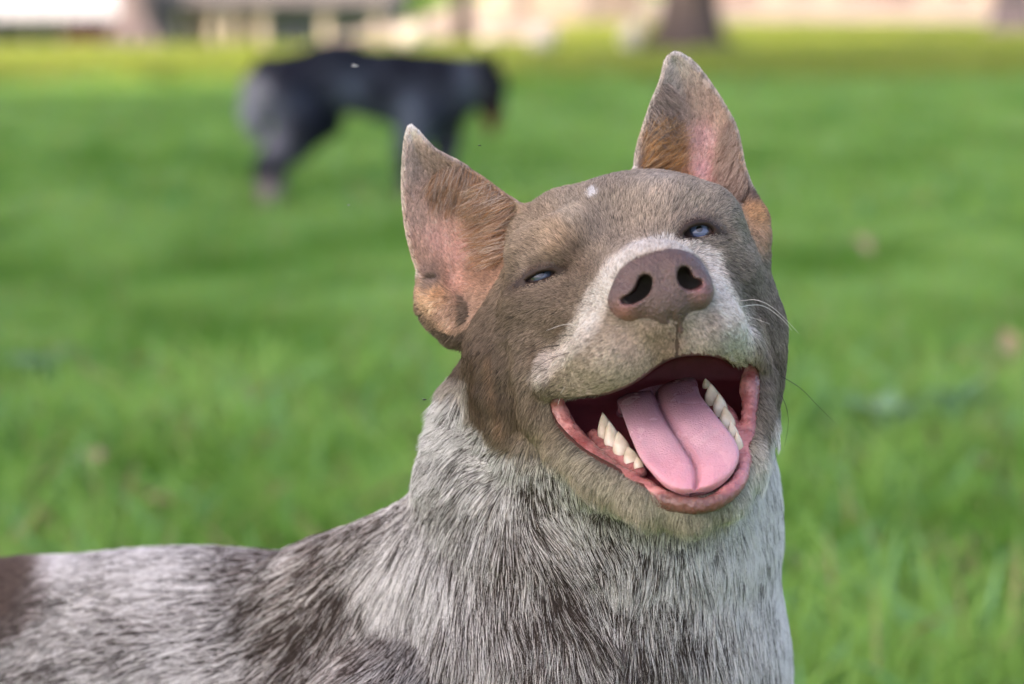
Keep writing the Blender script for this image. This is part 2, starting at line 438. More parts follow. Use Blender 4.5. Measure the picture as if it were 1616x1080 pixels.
def crown_mesh(name, n, rx, rz, seed):
    r = np.random.default_rng(seed)
    lob = r.normal(size=(26, 3)); lob /= np.linalg.norm(lob, axis=1, keepdims=True); lob *= r.uniform(.35, .8, 26)[:, None]
    c = lob[r.integers(0, 26, n)] + r.normal(size=(n, 3)) * .17
    c = c * np.array([rx, rx, rz])
    s = r.uniform(.10, .2, n)[:, None]; a = r.normal(size=(n, 3)); a /= np.linalg.norm(a, axis=1, keepdims=True)
    b = np.cross(a, r.normal(size=(n, 3))); b /= np.linalg.norm(b, axis=1, keepdims=True)
    V = np.stack([c - a * s, c - b * s * .5, c + a * s, c + b * s * .5], 1).reshape(-1, 3)
    me = bpy.data.meshes.new(name); Q = np.arange(4 * n).reshape(-1, 4)
    me.vertices.add(len(V)); me.vertices.foreach_set('co', V.astype(np.float32).ravel()); me.loops.add(4 * n); me.loops.foreach_set('vertex_index', Q.astype(np.int32).ravel())
    me.polygons.add(n); me.polygons.foreach_set('loop_start', np.arange(0, 4 * n, 4, dtype=np.int32)); me.polygons.foreach_set('loop_total', np.full(n, 4, dtype=np.int32)); me.update(calc_edges=True)
    me.materials.append(M_LEAF); return me
CROWN = crown_mesh('crown', 26000, 6.6, 3.9, 5)
def tree(x, y, r, label, mt=M_BARK, crown_h=9.0, scale=1.0, flare=1.6, lean=0.0, group='trees along the far edge of the lawn', seed=1):
    z0 = float(ground_z(y, x)); t = empty('tree', (x, y, z0)); tag(t, label, 'tree', group)
    V, Q = [], []; hs = [-.1, .0, .1, .25, .5, 1, 2, 3.5, 5, crown_h - 1]
    rr = [r * (1 + (flare - 1) * math.exp(-max(h, 0) / .22)) * (1 - .05 * max(h, 0)) for h in hs]
    tube(V, Q, [(lean * h + .05 * math.sin(h * 1.3 + seed), .04 * math.cos(h), h) for h in hs], rr, 20, .06)
    for q in range(7):                                       # roots
        an = q * .9 + seed; L = r * rng.uniform(1.7, 2.7)
        tube(V, Q, [(math.cos(an) * r * .5, math.sin(an) * r * .5, .28), (math.cos(an) * L * .6, math.sin(an) * L * .6, .09), (math.cos(an + .1) * L, math.sin(an + .1) * L, -.02)], [r * .4, r * .22, r * .08], 8)
    for q in range(5):                                       # limbs
        an = q * 1.26 + seed; h = 3.6 + q * .8
        tube(V, Q, [(lean * h, 0, h), (lean * h + math.cos(an) * 1.6, math.sin(an) * 1.6, h + 1.3), (lean * h + math.cos(an) * 3.4, math.sin(an) * 3.4, h + 3.0)], [r * .45, r * .3, r * .1], 8)
    mesh_np('trunk', np.array(V), np.array(Q), mt, t)
    c = bpy.data.objects.new('crown', CROWN); link(c, t); c.location = (0, 0, crown_h + .4); c.rotation_euler = (0, 0, seed * 1.1); c.scale = (scale,) * 3
    return t
def gx(px, y): return (px - 808) / F * y / CA * 1.0
tree(gx(1075, 23.6), 23.4, .25, 'thick grey-brown tree trunk with flared roots at the edge of the shade', M_BARK, 15, .66, 1.75, seed=1)
tree(gx(224, 25), 25, .20, 'pale mauve-grey tree trunk beside the white-roofed shed', M_BARK2, 14.5, .45, 1.3, seed=2)
tree(gx(733, 26), 26, .085, 'thin pinkish-brown tree trunk behind the head of the dark dog', M_BARK, 14.0, .45, 1.5, seed=3)
tree(gx(1592, 31), 31, .24, 'brown tree trunk in the far right corner of the lawn', M_BARK2, 14.5, .6, 1.5, seed=4)
# unseen trees placed beside the picture for the shade their crowns cast
for i, (x, y, s, hh, lb) in enumerate([(-7.2, -3.4, 1.0, 10.5, 'unseen shade tree placed behind the camera to the left'), (-7.6, 3.4, 1.05, 10.5, 'broad unseen shade tree placed left of the near lawn'), (-4.0, 11.6, .78, 10.5, 'smaller crowned unseen shade tree left of the bright grass'), (-6.2, 14.2, .56, 14.0, 'tall slender unseen shade tree left of the bright grass')]):
    tree(x, y, .28, lb, M_BARK, hh, s, 1.5, group='unseen shade trees placed beside the near lawn', seed=5 + i)

# ---- buildings beyond the brow of the lawn
def box(V, Q, x0, x1, y0, y1, z0, z1):
    b = len(V); V += [(x0, y0, z0), (x1, y0, z0), (x1, y1, z0), (x0, y1, z0), (x0, y0, z1), (x1, y0, z1), (x1, y1, z1), (x0, y1, z1)]
    Q += [[b, b + 3, b + 2, b + 1], [b + 4, b + 5, b + 6, b + 7], [b, b + 1, b + 5, b + 4], [b + 1, b + 2, b + 6, b + 5], [b + 2, b + 3, b + 7, b + 6], [b + 3, b, b + 4, b + 7]]
def boxes(name, bs, m, parent, bev=.01):
    V, Q = [], []
    for b in bs: box(V, Q, *b)
    o = mesh_np(name, np.array(V, float), np.array(Q), m, parent, smooth=False)
    if parent is not None: rebase(o, parent.location)
    md = o.modifiers.new('bevel', 'BEVEL'); md.width = bev; md.segments = 1; return o
def GX(px, y): return (px - 808) / F * y
W_ = lambda c, r=.7: c
M_WROOF = mat('white_roof', (.36, .38, .41), .6, .2); bump(M_WROOF, 3, .3, .02)
M_DGREY = mat('dark_grey_wall', (.10, .10, .11), .8); tint(M_DGREY, (.07, .07, .075), (.14, .13, .13), 3)
M_MAROON = mat('maroon_panel', (.20, .035, .07), .5); tint(M_MAROON, (.16, .028, .055), (.24, .05, .09), 2)
M_POST = mat('timber_post', (.42, .38, .33), .8); tint(M_POST, (.34, .3, .26), (.48, .44, .38), 5, vec=(1, 1, .1))
M_HWALL = mat('grey_blue_wall', (.30, .34, .38), .8); tint(M_HWALL, (.13, .15, .17), (.19, .21, .23), 1.5)
M_CREAM = mat('cream_render', (.5, .44, .34), .8); tint(M_CREAM, (.42, .36, .28), (.54, .48, .38), 1.2)
M_PINK = mat('beige_render', (.36, .28, .24), .8); tint(M_PINK, (.30, .23, .20), (.40, .32, .27), 1.2)
M_GLASS = mat('window_glass', (.05, .06, .07), .08, .6)
Y = 68.0; gz = DROP
sx0, sx1 = GX(-260, Y), GX(192, Y)
shed = empty('shed', (sx0, Y, gz)); tag(shed, 'low shed with white roof, dark openings and a maroon panel', 'shed')
ze = CAM_H - Y * (24 + 30) / F
V, Q = [], []
for i in range(24):                                          # ribbed sheet roof
    a, b = sx0 - .6 + (sx1 - sx0 + 1.2) * i / 24, sx0 - .6 + (sx1 - sx0 + 1.2) * (i + 1) / 24; m_ = (a + b) / 2; k = len(V)
    for xx, dz in ((a, 0), (a + (b - a) * .35, 0), (a + (b - a) * .42, .04), (a + (b - a) * .58, .04), (a + (b - a) * .65, 0), (b, 0)):
        V += [(xx, Y - .7, ze + dz), (xx, Y + 5, ze + 1.5 + dz), (xx, Y - .7, ze + dz - .12), (xx, Y + 5, ze + 1.38 + dz)]
    for j in range(5):
        q = k + 4 * j; Q += [[q, q + 4, q + 5, q + 1], [q + 2, q + 3, q + 7, q + 6], [q, q + 2, q + 6, q + 4]]
o = mesh_np('roof', np.array(V), np.array(Q), M_WROOF, shed, smooth=False); rebase(o, shed.location)
boxes('gable', [(sx0, sx1, Y + 3.0, Y + 3.2, gz, ze + .7)], M_DGREY, shed)
boxes('side_wall', [(GX(-40, Y), GX(24, Y), Y, Y + .12, gz, ze - .03)], M_DGREY, shed)
boxes('maroon_panel', [(GX(100, Y), GX(190, Y), Y + .1, Y + .2, gz, ze - .04)], M_MAROON, shed)
for px in (-200, -120, 52, 96): boxes('post', [(GX(px, Y) - .09, GX(px, Y) + .09, Y - .1, Y + .08, gz, ze - .02)], M_POST, shed)
# long grey house with cream pillars
hs = empty('house', (GX(260, 74), 74, gz)); tag(hs, 'grey-blue house with beige wall panels and cream pillars beyond the lawn', 'house')
Y = 74.0
boxes('wall', [(GX(255, Y), GX(625, Y), Y, Y + 6, gz, gz + 3.4)], M_HWALL, hs)
for px in (296, 346, 376, 422, 520, 600): boxes('pillar', [(GX(px, Y) - .12, GX(px, Y) + .12, Y - 1.1, Y - .86, gz, gz + 3.2)], M_CREAM, hs)
for a, b in ((300, 343), (380, 418)): boxes('wall_panel', [(GX(a, Y), GX(b, Y), Y - .06, Y - .002, gz, gz + 3.2)], M_PINK, hs)
for a, b in ((440, 500), (540, 585)):
    f_ = boxes('window', [(GX(a, Y), GX(b, Y), Y - .05, Y - .002, gz + 1.0, gz + 2.6)], M_WROOF, hs)
    boxes('pane', [(GX(a, Y) + .08, GX(b, Y) - .08, Y - .075, Y - .052, gz + 1.08, gz + 2.52)], M_GLASS, hs)
V = [(GX(245, Y), Y - 1.4, gz + 3.2), (GX(635, Y), Y - 1.4, gz + 3.2), (GX(635, Y), Y + 7.4, gz + 3.2), (GX(245, Y), Y + 7.4, gz + 3.2), (GX(255, Y), Y + 3, gz + 5.2), (GX(625, Y), Y + 3, gz + 5.2)]
o = mesh_np('roof', np.array(V), [[0, 1, 5, 4], [2, 3, 4, 5], [1, 2, 5], [3, 0, 4], [0, 3, 2, 1]], M_DGREY, hs, smooth=False); rebase(o, hs.location)
# pale gravel yard behind the thick tree, running off to the right
M_GRAVEL = mat('gravel', (.5, .43, .35), .95, .1); tint(M_GRAVEL, (.22, .185, .15), (.34, .30, .26), .5, 8); bump(M_GRAVEL, 40, .5, .02)
GP = [(-2.2, 28.5), (.2, 28.0), (2.0, 31.0), (5.5, 34.0), (12, 36.0), (40, 38.0), (60, 95.0), (-2.0, 95.0), (-1.6, 45.0)]
tag(mesh_np('gravel_yard', np.array([(x, y, .006) for x, y in GP]), [list(range(len(GP)))], M_GRAVEL, smooth=False), kind='structure')
Y = 44.0
ct_ = empty('cottage', (GX(640, Y), Y, 0)); tag(ct_, 'cream walled outbuilding seen between the dark dog and the thick trunk', 'outbuilding')
boxes('wall', [(GX(765, Y), GX(1010, Y), Y, Y + 4, 0, 2.6)], M_CREAM, ct_)
for a, b in ((800, 830), (905, 940)):
    boxes('door', [(GX(a, Y), GX(b, Y), Y - .05, Y - .002, 0.02, 2.1)], M_POST, ct_)
o = mesh_np('roof', np.array([(GX(757, Y), Y - .4, 2.6), (GX(1018, Y), Y - .4, 2.6), (GX(1018, Y), Y + 4.4, 3.2), (GX(757, Y), Y + 4.4, 3.2)]), [[0, 1, 2, 3]], M_DGREY, ct_, smooth=False); rebase(o, ct_.location)
Y = 70.0
bw = empty('boundary_wall', (GX(1110, Y), Y, 0)); tag(bw, 'long pale pinkish boundary wall to the right of the thick tree trunk', 'wall')
for i in range(10):
    a = GX(1110, Y) + i * 1.5
    boxes('wall_panel', [(a + .11, a + 1.39, Y, Y + .12, 0, 1.75)], M_CREAM if i % 3 else M_PINK, bw)
    boxes('pier', [(a - .1, a + .1, Y - .05, Y + .2, 0, 1.9)], M_POST, bw)
# far line of trees round the whole place
r_ = np.random.default_rng(12); n_ = 90000
an_ = r_.random(n_) * 2 * math.pi; rad_ = 150 + 26 * r_.random(n_) ; top_ = 13 + 5 * fbm(np.cos(an_) * 9, np.sin(an_) * 9, 0 * an_, 7, 3)
c_ = np.stack([np.cos(an_) * rad_, np.sin(an_) * rad_, DROP + top_ * r_.random(n_) ** .8], 1); s_ = r_.uniform(.35, .8, n_)[:, None]
a_ = r_.normal(size=(n_, 3)); a_ /= np.linalg.norm(a_, axis=1, keepdims=True); b2 = np.cross(a_, r_.normal(size=(n_, 3))); b2 /= np.linalg.norm(b2, axis=1, keepdims=True)
tag(mesh_np('treeline', np.stack([c_ - a_ * s_, c_ - b2 * s_ * .7, c_ + a_ * s_, c_ + b2 * s_ * .7], 1).reshape(-1, 3), np.arange(4 * n_).reshape(-1, 4), M_LEAF, smooth=False), kind='stuff')
# pale stones on the far lawn
M_STONE = mat('pale_stone', (.5, .48, .44), .8); tint(M_STONE, (.4, .38, .34), (.58, .56, .5), 8)
def rock(px, py, wpx, hpx, label, seed):
    g = ground_at(px, py); s = g.y / F; n, k = 10, 16; V, Q = [], []
    for i in range(n + 1):
        th = math.pi * i / n
        for j in range(k):
            an = 2 * math.pi * j / k; d = np.array([math.sin(th) * math.cos(an), math.sin(th) * math.sin(an), math.cos(th)])
            r = 1 + .22 * float(fbm(d[0] * 1.6 + seed, d[1] * 1.6, d[2] * 1.6, seed, 2))
            V.append((d[0] * wpx / 2 * s * r, d[1] * wpx / 2 * s * r, (d[2] * .5 + .42) * hpx * s * r))
    for i in range(n):
        for j in range(k): Q.append([i * k + j, (i + 1) * k + j, (i + 1) * k + (j + 1) % k, i * k + (j + 1) % k])
    o = mesh_np('stone', np.array(V), np.array(Q), M_STONE); o.location = g; tag(o, label, 'stone', 'pale stones on the far lawn')
rock(855, 84, 42, 46, 'round white stone on the bright grass left of the thick trunk', 1)
rock(997, 82, 36, 50, 'tall white stone close beside the thick tree trunk', 2)
rock(648, 78, 46, 44, 'white stone just beyond the back of the dark dog', 3)
rock(770, 74, 30, 26, 'small pale stone beyond the head of the dark dog', 4)

# ================================================================== the dark dog grazing behind
DB = 7.2; KB = DB / F
GB_ = Grid(370, 812, 48, 346, -74, 74, 3.4)
g = GB_
g.cap((452,132,0), 47, (530,119,0), 49, 24); g.cap((530,121,0), 52, (640,142,0), 59, 24); g.cap((640,138,0), 54, (694,150,0), 55, 24)
g.cap((700,135,0), 50, (748,128,0), 38, 24); g.cap((748,128,0), 36, (768,135,2), 30, 16); g.cap((770,140,2), 26, (778,172,4), 18, 14); g.cap((778,172,4), 16, (776,205,5), 10, 10)
g.cap((758,104,18), 11, (764,82,22), 4, 8); g.cap((776,106,-16), 11, (784,84,-20), 4, 8)
g.chain([(456,152,22,48),(474,196,28,36),(444,236,30,24),(418,268,30,17),(424,316,30,13),(436,325,32,12)], 18)
g.chain([(480,152,-22,44),(506,190,-28,32),(468,232,-30,22),(436,266,-30,16),(436,314,-30,12),(448,324,-30,11)], 18)
g.chain([(664,180,26,40),(646,230,30,22),(642,270,30,15),(646,316,30,12),(656,325,32,12)], 14)
g.chain([(700,184,-26,38),(704,230,-30,20),(700,270,-30,14),(704,312,-30,11),(714,322,-30,11)], 14)
g.chain([(416,104,0,15),(404,140,0,20),(400,180,0,20),(408,215,0,14)], 18)
PD, QD = g.surface(); PD = relax(PD, QD, 2, .5); ND = vnormals(PD, QD)
if ((PD - PD.mean(0)) * ND).sum() < 0: ND = -ND
PD = PD + ND * (1.2 * fbm(PD[:, 0] / 7, PD[:, 1] / 7, PD[:, 2] / 7, 44, 2))[:, None]
to_b = lambda P: w_from(P[:, 0], P[:, 1], DB - P[:, 2] * KB)
WD = to_b(PD); zmin = WD[:, 2].min()
WD[:, 2] -= zmin * np.clip(1 - WD[:, 2] / .3, 0, 1)
bd = empty('dog', (float(WD[:, 0].mean()), float(WD[:, 1].mean()), 0)); tag(bd, 'dark blue-black dog with greyer hindquarters, sniffing the grass behind', 'dog')
C_B = [(400,95,26,28,36),(480,75,30,33,42),(560,80,30,34,44),(640,95,28,31,40),(700,110,30,33,42),(560,150,78,88,102),(540,172,84,94,108),(590,185,70,80,92),(480,140,40,44,55),(450,120,34,36,46),(600,150,34,38,48),(640,180,98,108,124),(620,195,84,94,108),(690,170,50,56,68),(660,210,90,98,112),
 (735,115,86,94,106),(748,150,78,88,98),(770,110,30,30,36),(785,100,22,22,26),(780,160,36,34,36),(776,200,112,74,50),(400,140,140,142,148),(390,180,146,150,158),(410,200,130,134,144),(425,230,120,120,130),(412,262,40,42,52),(428,300,150,138,136),(436,327,140,128,124),
 (480,200,36,40,50),(510,185,32,36,46),(455,250,84,86,96),(430,180,90,96,108),(470,160,60,68,82),(640,270,60,64,74),(650,325,120,110,108),(600,200,60,70,78),(520,200,34,38,48)]
cb = rbf(C_B, 3, PD[:, 0], PD[:, 1], 10); cb = np.stack([np.interp(cb[:, i], np.arange(256), [lin(v, v, v)[0] for v in range(256)]) for i in range(3)], 1)
cb = (cb * .8 + .5 * cb * cb) * (1 + .5 * fbm(PD[:, 0] / 6, PD[:, 1] / 6, PD[:, 2] / 6, 55, 2))[:, None]
o = mesh_np('body', WD, QD, attr_mat('dark_coat', rough=.85, spec=.08), bd); rebase(o, bd.location); vcol(o, 'paint', np.clip(cb, .005, .9))
for px, z in ((772, 24),):
    for sgn in (1, -1):
        V, Fc = [], []
        c = w_from(np.float64(774), np.float64(136), np.float64(DB - sgn * 23 * KB))
        for i in range(7):
            for j in range(10):
                th, an = math.pi * i / 6, 2 * math.pi * j / 10; V.append(tuple(c + .008 * np.array([math.sin(th) * math.cos(an), math.sin(th) * math.sin(an), math.cos(th)])))
        for i in range(6):
            for j in range(10): Fc.append([i * 10 + j, i * 10 + (j + 1) % 10, (i + 1) * 10 + (j + 1) % 10, (i + 1) * 10 + j])
        o = mesh_np('eye', np.array(V), Fc, mat('dark_eye', (.02, .015, .01), .1, .7), bd); rebase(o, bd.location)

# ================================================================== small things in the grass
M_DEAD = mat('dead_leaf', (.5, .34, .22), .8, .2, Subsurface_Weight=.1); tint(M_DEAD, (.42, .26, .15), (.62, .45, .32), 60)
M_WEED = mat('weed_leaf', (.16, .32, .16), .55, .3); tint(M_WEED, (.13, .28, .12), (.22, .38, .22), 30)
def leaf_geo(L, wd, curl, n=9):
    V, Q = [], []
    for i in range(n + 1):
        t = i / n; w_ = wd * math.sin(math.pi * min(t * .96 + .02, 1)) ** .8
        for s, j in ((-1, 0), (-.5, 1), (0, 2), (.5, 3), (1, 4)):
            V.append((s * w_, t * L, curl * math.sin(t * 2.6) + abs(s) * w_ * .45 + .002 * math.sin(t * 25 + s * 4)))
    for i in range(n):
        for j in range(4): Q.append([i * 5 + j, i * 5 + j + 1, (i + 1) * 5 + j + 1, (i + 1) * 5 + j])
    return np.array(V), np.array(Q)
def dead_leaf(px, py, L, rz, tilt, lift, label):
    V, Q = leaf_geo(L, L * .34, L * .18); g = ground_at(px, py)
    o = mesh_np('dead_leaf', V, Q, M_DEAD); md = o.modifiers.new('thickness', 'SOLIDIFY'); md.thickness = .0008
    o.location = (g.x, g.y, lift); o.rotation_euler = (tilt, 0, rz); tag(o, label, 'leaf', 'dead leaves fallen in the grass')
dead_leaf(1590, 612, .062, .3, 1.25, .035, 'upright pale tan dead leaf in the grass at the right edge')
dead_leaf(1536, 622, .045, 1.4, .6, .04, 'small pinkish dead leaf just left of the upright tan one')
dead_leaf(1372, 436, .06, .8, .5, .05, 'faint brown dead leaf far back to the right of the dog')
dead_leaf(285, 868, .05, 2.0, .5, .04, 'brown dead leaf in the grass above the dog\'s back')
dead_leaf(150, 792, .045, .4, .4, .04, 'small tan dead leaf in the grass near the left edge')
dead_leaf(1300, 985, .035, 1.0, .5, .045, 'reddish-brown dead leaf low beside the dog\'s neck')
dead_leaf(1560, 800, .04, 2.6, .5, .045, 'light brown dead leaf in the lower right grass')
def weed(px, py, n, L, label, seed):
    g = ground_at(px, py); w0 = empty('weed', g); tag(w0, label, 'weed'); r = np.random.default_rng(seed)
    for i in range(n):
        V, Q = leaf_geo(L * r.uniform(.8, 1.2), L * .22, L * .25); o = mesh_np('leaf', V, Q, M_WEED, w0)
        o.location = (0, 0, .03); o.rotation_euler = (.75 * r.uniform(.5, 1.2), 0, 6.28 * i / n + r.uniform(-.3, .3)); md = o.modifiers.new('thickness', 'SOLIDIFY'); md.thickness = .0006
weed(1400, 735, 6, .085, 'low broad-leaved weed with pale green leaves right of the dog', 1)
weed(1508, 715, 7, .09, 'taller pale green weed nearer the right edge', 2)
weed(60, 640, 6, .08, 'broad-leaved weed in the grass at the left edge', 3)
# gnats in the air round the dog
M_GNAT = mat('gnat_body', (.03, .025, .02), .5); M_WING = mat('gnat_wing', (.6, .6, .6), .3, .5, Alpha=.6)
def gnat(px, py, D, s, rz, label, m=M_GNAT):
    V, Fc = [], []; c = w_pt(px, py, D)
    for i in range(7):
        for j in range(8):
            th, an = math.pi * i / 6, 2 * math.pi * j / 8; V.append((s * math.cos(th), s * .28 * math.sin(th) * math.cos(an), s * .28 * math.sin(th) * math.sin(an)))
    for i in range(6):
        for j in range(8): Fc.append([i * 8 + j, i * 8 + (j + 1) % 8, (i + 1) * 8 + (j + 1) % 8, (i + 1) * 8 + j])
    t = empty('gnat', c, rz); tag(t, label, 'gnat', 'gnats flying round the dog'); mesh_np('body', np.array(V), Fc, m, t)
    for sg in (-1, 1):
        mesh_np('wing', np.array([(0, 0, s * .2), (-s * .9, sg * s * .9, s * .6), (-s * .4, sg * s * 1.2, s * .5), (.1 * s, sg * s * .5, s * .3)]), [[0, 1, 2, 3]], M_WING, t)
gnat(670, 631, .97, .0010, .6, 'dark gnat in the air left of the dog\'s cheek')
gnat(617, 578, .96, .0007, 1.6, 'tiny gnat left of and above the one near the cheek')
gnat(560, 104, 1.12, .0017, .25, 'pale gnat in front of the dark dog\'s back', M_WING)
gnat(757, 230, 1.03, .0008, .2, 'tiny gnat above the dog\'s left-hand ear')
gnat(550, 324, 1.03, .0008, .9, 'tiny pale gnat in the air beside the dog\'s left-hand ear', M_WING)
# ================================================================== the dog in front
# modelled in a space whose x, y run over the picture and whose z runs from the 1 m plane towards the camera (3816 units to the metre there)
MOUTH = smooth_poly([(874,634),(906,630),(955,624),(1000,606),(1040,578),(1075,563),(1128,563),(1160,580),(1182,574),(1192,585),(1190,640),(1178,700),(1160,748),(1120,772),(1075,782),(1030,770),(985,742),(940,718),(905,692),(882,664)], 4)
def mouth_floor(X, Y):
    return np.interp(Y, [540, 600, 640, 700, 750, 790], [-130, -130, -90, 10, 110, 200]).astype(np.float32)
EARL = smooth_poly([(645,192),(634,222),(630,290),(634,350),(645,402),(658,440),(664,470),(684,496),(712,520),(748,500),(790,440),(825,380),(838,330),(800,300),(762,272),(728,252),(690,232),(664,205)], 4)
EARR = smooth_poly([(1066,78),(1047,92),(1038,125),(1022,165),(1006,215),(996,262),(1000,300),(1060,340),(1130,380),(1170,400),(1200,408),(1207,370),(1207,330),(1194,298),(1180,262),(1168,205),(1148,165),(1120,122),(1096,94)], 4)
def ear_fn(poly, zb, t, bowl):
    def fn(X, Y, Z):
        d2 = poly2(X[:, :, 0], Y[:, :, 0], poly)[:, :, None]
        q = np.clip(-d2, 0, 80) / 80; zs = zb(X, Y) - bowl * np.sin(q * 1.5708)
        dz = np.abs(Z - zs) * 0.8 - t
        return np.maximum(d2 + t, dz) + 0 - 3 + 0 * Z
    return fn
def sculpt(g, head=True):
    # ---- neck, chest, trunk
    g.cap((975,600,-190), 205, (955,790,-265), 258, 60)
    g.cap((955,790,-265), 258, (930,1060,-330), 296, 60)
    g.cap((930,1060,-330), 296, (850,1300,-420), 300, 60)
    g.cap((800,1010,-420), 200, (580,985,-520), 122, 80)          # withers
    g.cap((700,1195,-480), 290, (300,1206,-760), 310, 90)
    g.cap((300,1206,-760), 310, (-150,1180,-1080), 285, 90)
    g.cap((-150,1160,-1080), 285, (-420,1150,-1260), 240, 90)
    g.cap((480,1072,-610), 185, (60,1066,-880), 175, 60)
    g.cap((760,900,-330), 150, (540,985,-470), 128, 70)
    for (pts) in LEGS: g.chain(pts, 50)
    g.chain(TAIL, 40)
    g.cap((772,640,-160), 66, (772,722,-200), 80, 90)
    # ---- skull
    g.ell((990,452,-120), (205,172,190), (-14,0,0), 40)
    g.ell((1010,395,-70), (165,112,140), (-14,0,0), 40)
    g.ell((849,575,-92), (101,135,150), (-6,0,0), 50)              # cheeks
    g.ell((1146,545,-130), (86,150,150), (4,0,0), 50)
    g.cap((810,560,-60), 67, (830,672,-70), 60, 45)
    g.cap((1185,520,-110), 44, (1180,660,-90), 44, 40)
    g.ell((985,720,-70), (170,95,150), (8,0,0), 60)                # throat
    if not head: return
    # brows and the bridge between the eyes
    g.cap((838,400,8), 40, (905,382,38), 44, 50)
    g.cap((1066,345,10), 36, (1122,338,-24), 34, 45)
    g.cap((985,398,-5), 66, (1002,428,60), 56, 45)
    g.cap((1040,326,0), 30, (1052,322,-6), 28, 40)
    # under the eyes
    g.cap((845,480,15), 48, (900,500,50), 46, 35)
    g.cap((1120,405,-10), 40, (1150,430,-25), 40, 35)
    g.chain([(962, 318, g.front(962, 318) + 14, 20), (972, 350, g.front(972, 350) + 13, 20)], 40, cut=True)
    # ---- muzzle
    g.cap((972,468,10), 80, (1040,462,228), 82, 26)
    g.cap((950,520,60), 80, (990,540,200), 62, 35)
    g.cap((1095,490,60), 78, (1090,520,200), 60, 35)
    g.ell((968,556,190), (72,60,80), (-18,0,0), 26)               # pads of the upper lip
    g.ell((1112,520,180), (64,50,78), (-10,0,0), 26)
    g.cap((1040,500,235), 50, (1062,530,225), 34, 22)
    g.cap((955,582,160), 44, (880,592,90), 36, 26)                # lip running back to the corners
    g.cap((880,592,90), 34, (862,618,58), 20, 22)
    g.cap((1130,530,170), 38, (1172,545,90), 26, 20)
    g.cap((1172,545,90), 25, (1196,570,20), 16, 18)
    # ---- lower jaw
    g.chain([(858,650,34,32),(902,706,70,33),(958,752,125,33),(1025,788,165,31),(1092,806,176,27)], 26)
    g.chain([(1196,600,-10,28),(1190,670,40,28),(1174,728,110,28),(1140,782,150,28),(1092,806,176,27)], 26)
    g.cap((1000,740,60), 70, (1085,770,150), 45, 30)
    g.chain([(1186,600,-100,28),(1176,668,-50,30),(1160,730,30,32),(1120,770,110,32)], 30)
    g.cap((860,640,-60), 46, (930,730,20), 46, 30)
    # folds of skin on the cheek and beside the lip
    fr = lambda x, y, dz, r: (x, y, g.front(x, y) + dz, r)
    g.chain([fr(846,548,-19,22), fr(838,600,-17,20), fr(848,660,-16,18)], 30)
    g.chain([fr(766,560,-9,12), fr(772,620,-9,13), fr(790,680,-9,13)], 22)
    g.chain([fr(795,560,8,10), fr(802,620,8,11), fr(815,680,8,10)], 24, cut=True)
    g.chain([fr(905,520,9,10), fr(868,545,9,11), fr(856,585,9,10)], 22, cut=True)
    g.cap((848,372,-110), 44, (880,350,-100), 40, 40)
    # ---- ears
    zl = lambda X, Y: -95 - (400 - Y) * 0.10 - (760 - X) * 0.15
    zr = lambda X, Y: -120 - (360 - Y) * 0.10 + (1110 - X) * 0.05
    global ZL, ZR; ZL, ZR = zl, zr
    g.union((620, 180, -240), (850, 530, 20), ear_fn(EARL, zl, 9.0, 58), 12)
    g.union((985, 65, -260), (1215, 415, 20), ear_fn(EARR, zr, 9.0, 58), 12)
    g.chain([(672,452,-112,10),(678,478,-104,14),(698,500,-98,17),(722,520,-96,20),(750,512,-100,22)], 24)
    g.chain([(680,462,-112,15),(698,488,-106,20),(722,505,-108,22)], 28)     # fold at the root of the ear
    g.chain([(1184,318,-112,8),(1194,345,-102,13),(1194,375,-100,16),(1190,405,-105,20)], 24)
    g.chain([(1160,330,-116,8),(1150,352,-108,10),(1145,372,-104,10)], 14)
    # ---- mouth
    def cav(X, Y, Z):
        d2 = poly2(X[:, :, 0], Y[:, :, 0], MOUTH)[:, :, None]
        return np.maximum(d2, (mouth_floor(X, Y) - Z) * 0.8)
    g.cut((870, 560, -140), (1195, 785, 380), cav, 9)
EYES = [dict(c=(853,436), pts=[(828,445),(840,437),(852,431),(866,428),(878,430),(867,436),(854,441),(841,445)], r=36, lid=[(812,452),(826,436),(848,424),(872,420),(894,425),(880,434),(860,442),(838,449)]),
        dict(c=(1103,366), pts=[(1078,371),(1086,363),(1098,357),(1113,356),(1128,365),(1117,370),(1104,374),(1090,375)], r=34, lid=[(1070,373),(1080,356),(1096,347),(1116,348),(1140,365),(1122,371),(1104,375),(1088,377)])]
S_ = 1.0
def leg_px(pts):
    out = []
    for (x, y, z, r) in pts:
        q = from_world((x, y, z)); D = 1.0 - q[2] / F
        out.append((q[0], q[1], q[2], r * F / D))
    return out
def wpt(px, py, z): return to_world(np.array([[px, py, z]], float))[0]
sh = wpt(760, 1200, -470); hp = wpt(-330, 1150, -1200)
ax = np.array([hp[0] - sh[0], hp[1] - sh[1]]); ax /= np.linalg.norm(ax); sd_ = np.array([-ax[1], ax[0]])
def leg(base, side, back):
    bx, by = base[0] + sd_[0] * side, base[1] + sd_[1] * side; A = lambda f, z, r: (bx + ax[0] * f, by + ax[1] * f, z, r)
    if back: return leg_px([A(-0.03, .27, .068), A(-0.02, .23, .060), A(-.05, .19, .042), A(.03, .13, .021), A(.01, .03, .017), A(-.03, .017, .02)])
    return leg_px([A(0.0, .33, .06), A(0.02, .24, .04), A(0.0, .15, .026), A(0.0, .04, .018), A(-.03, .017, .021)])
LEGS = [leg(sh, .055, False), leg(sh, -.055, False), leg(hp, .055, True), leg(hp, -.055, True)]
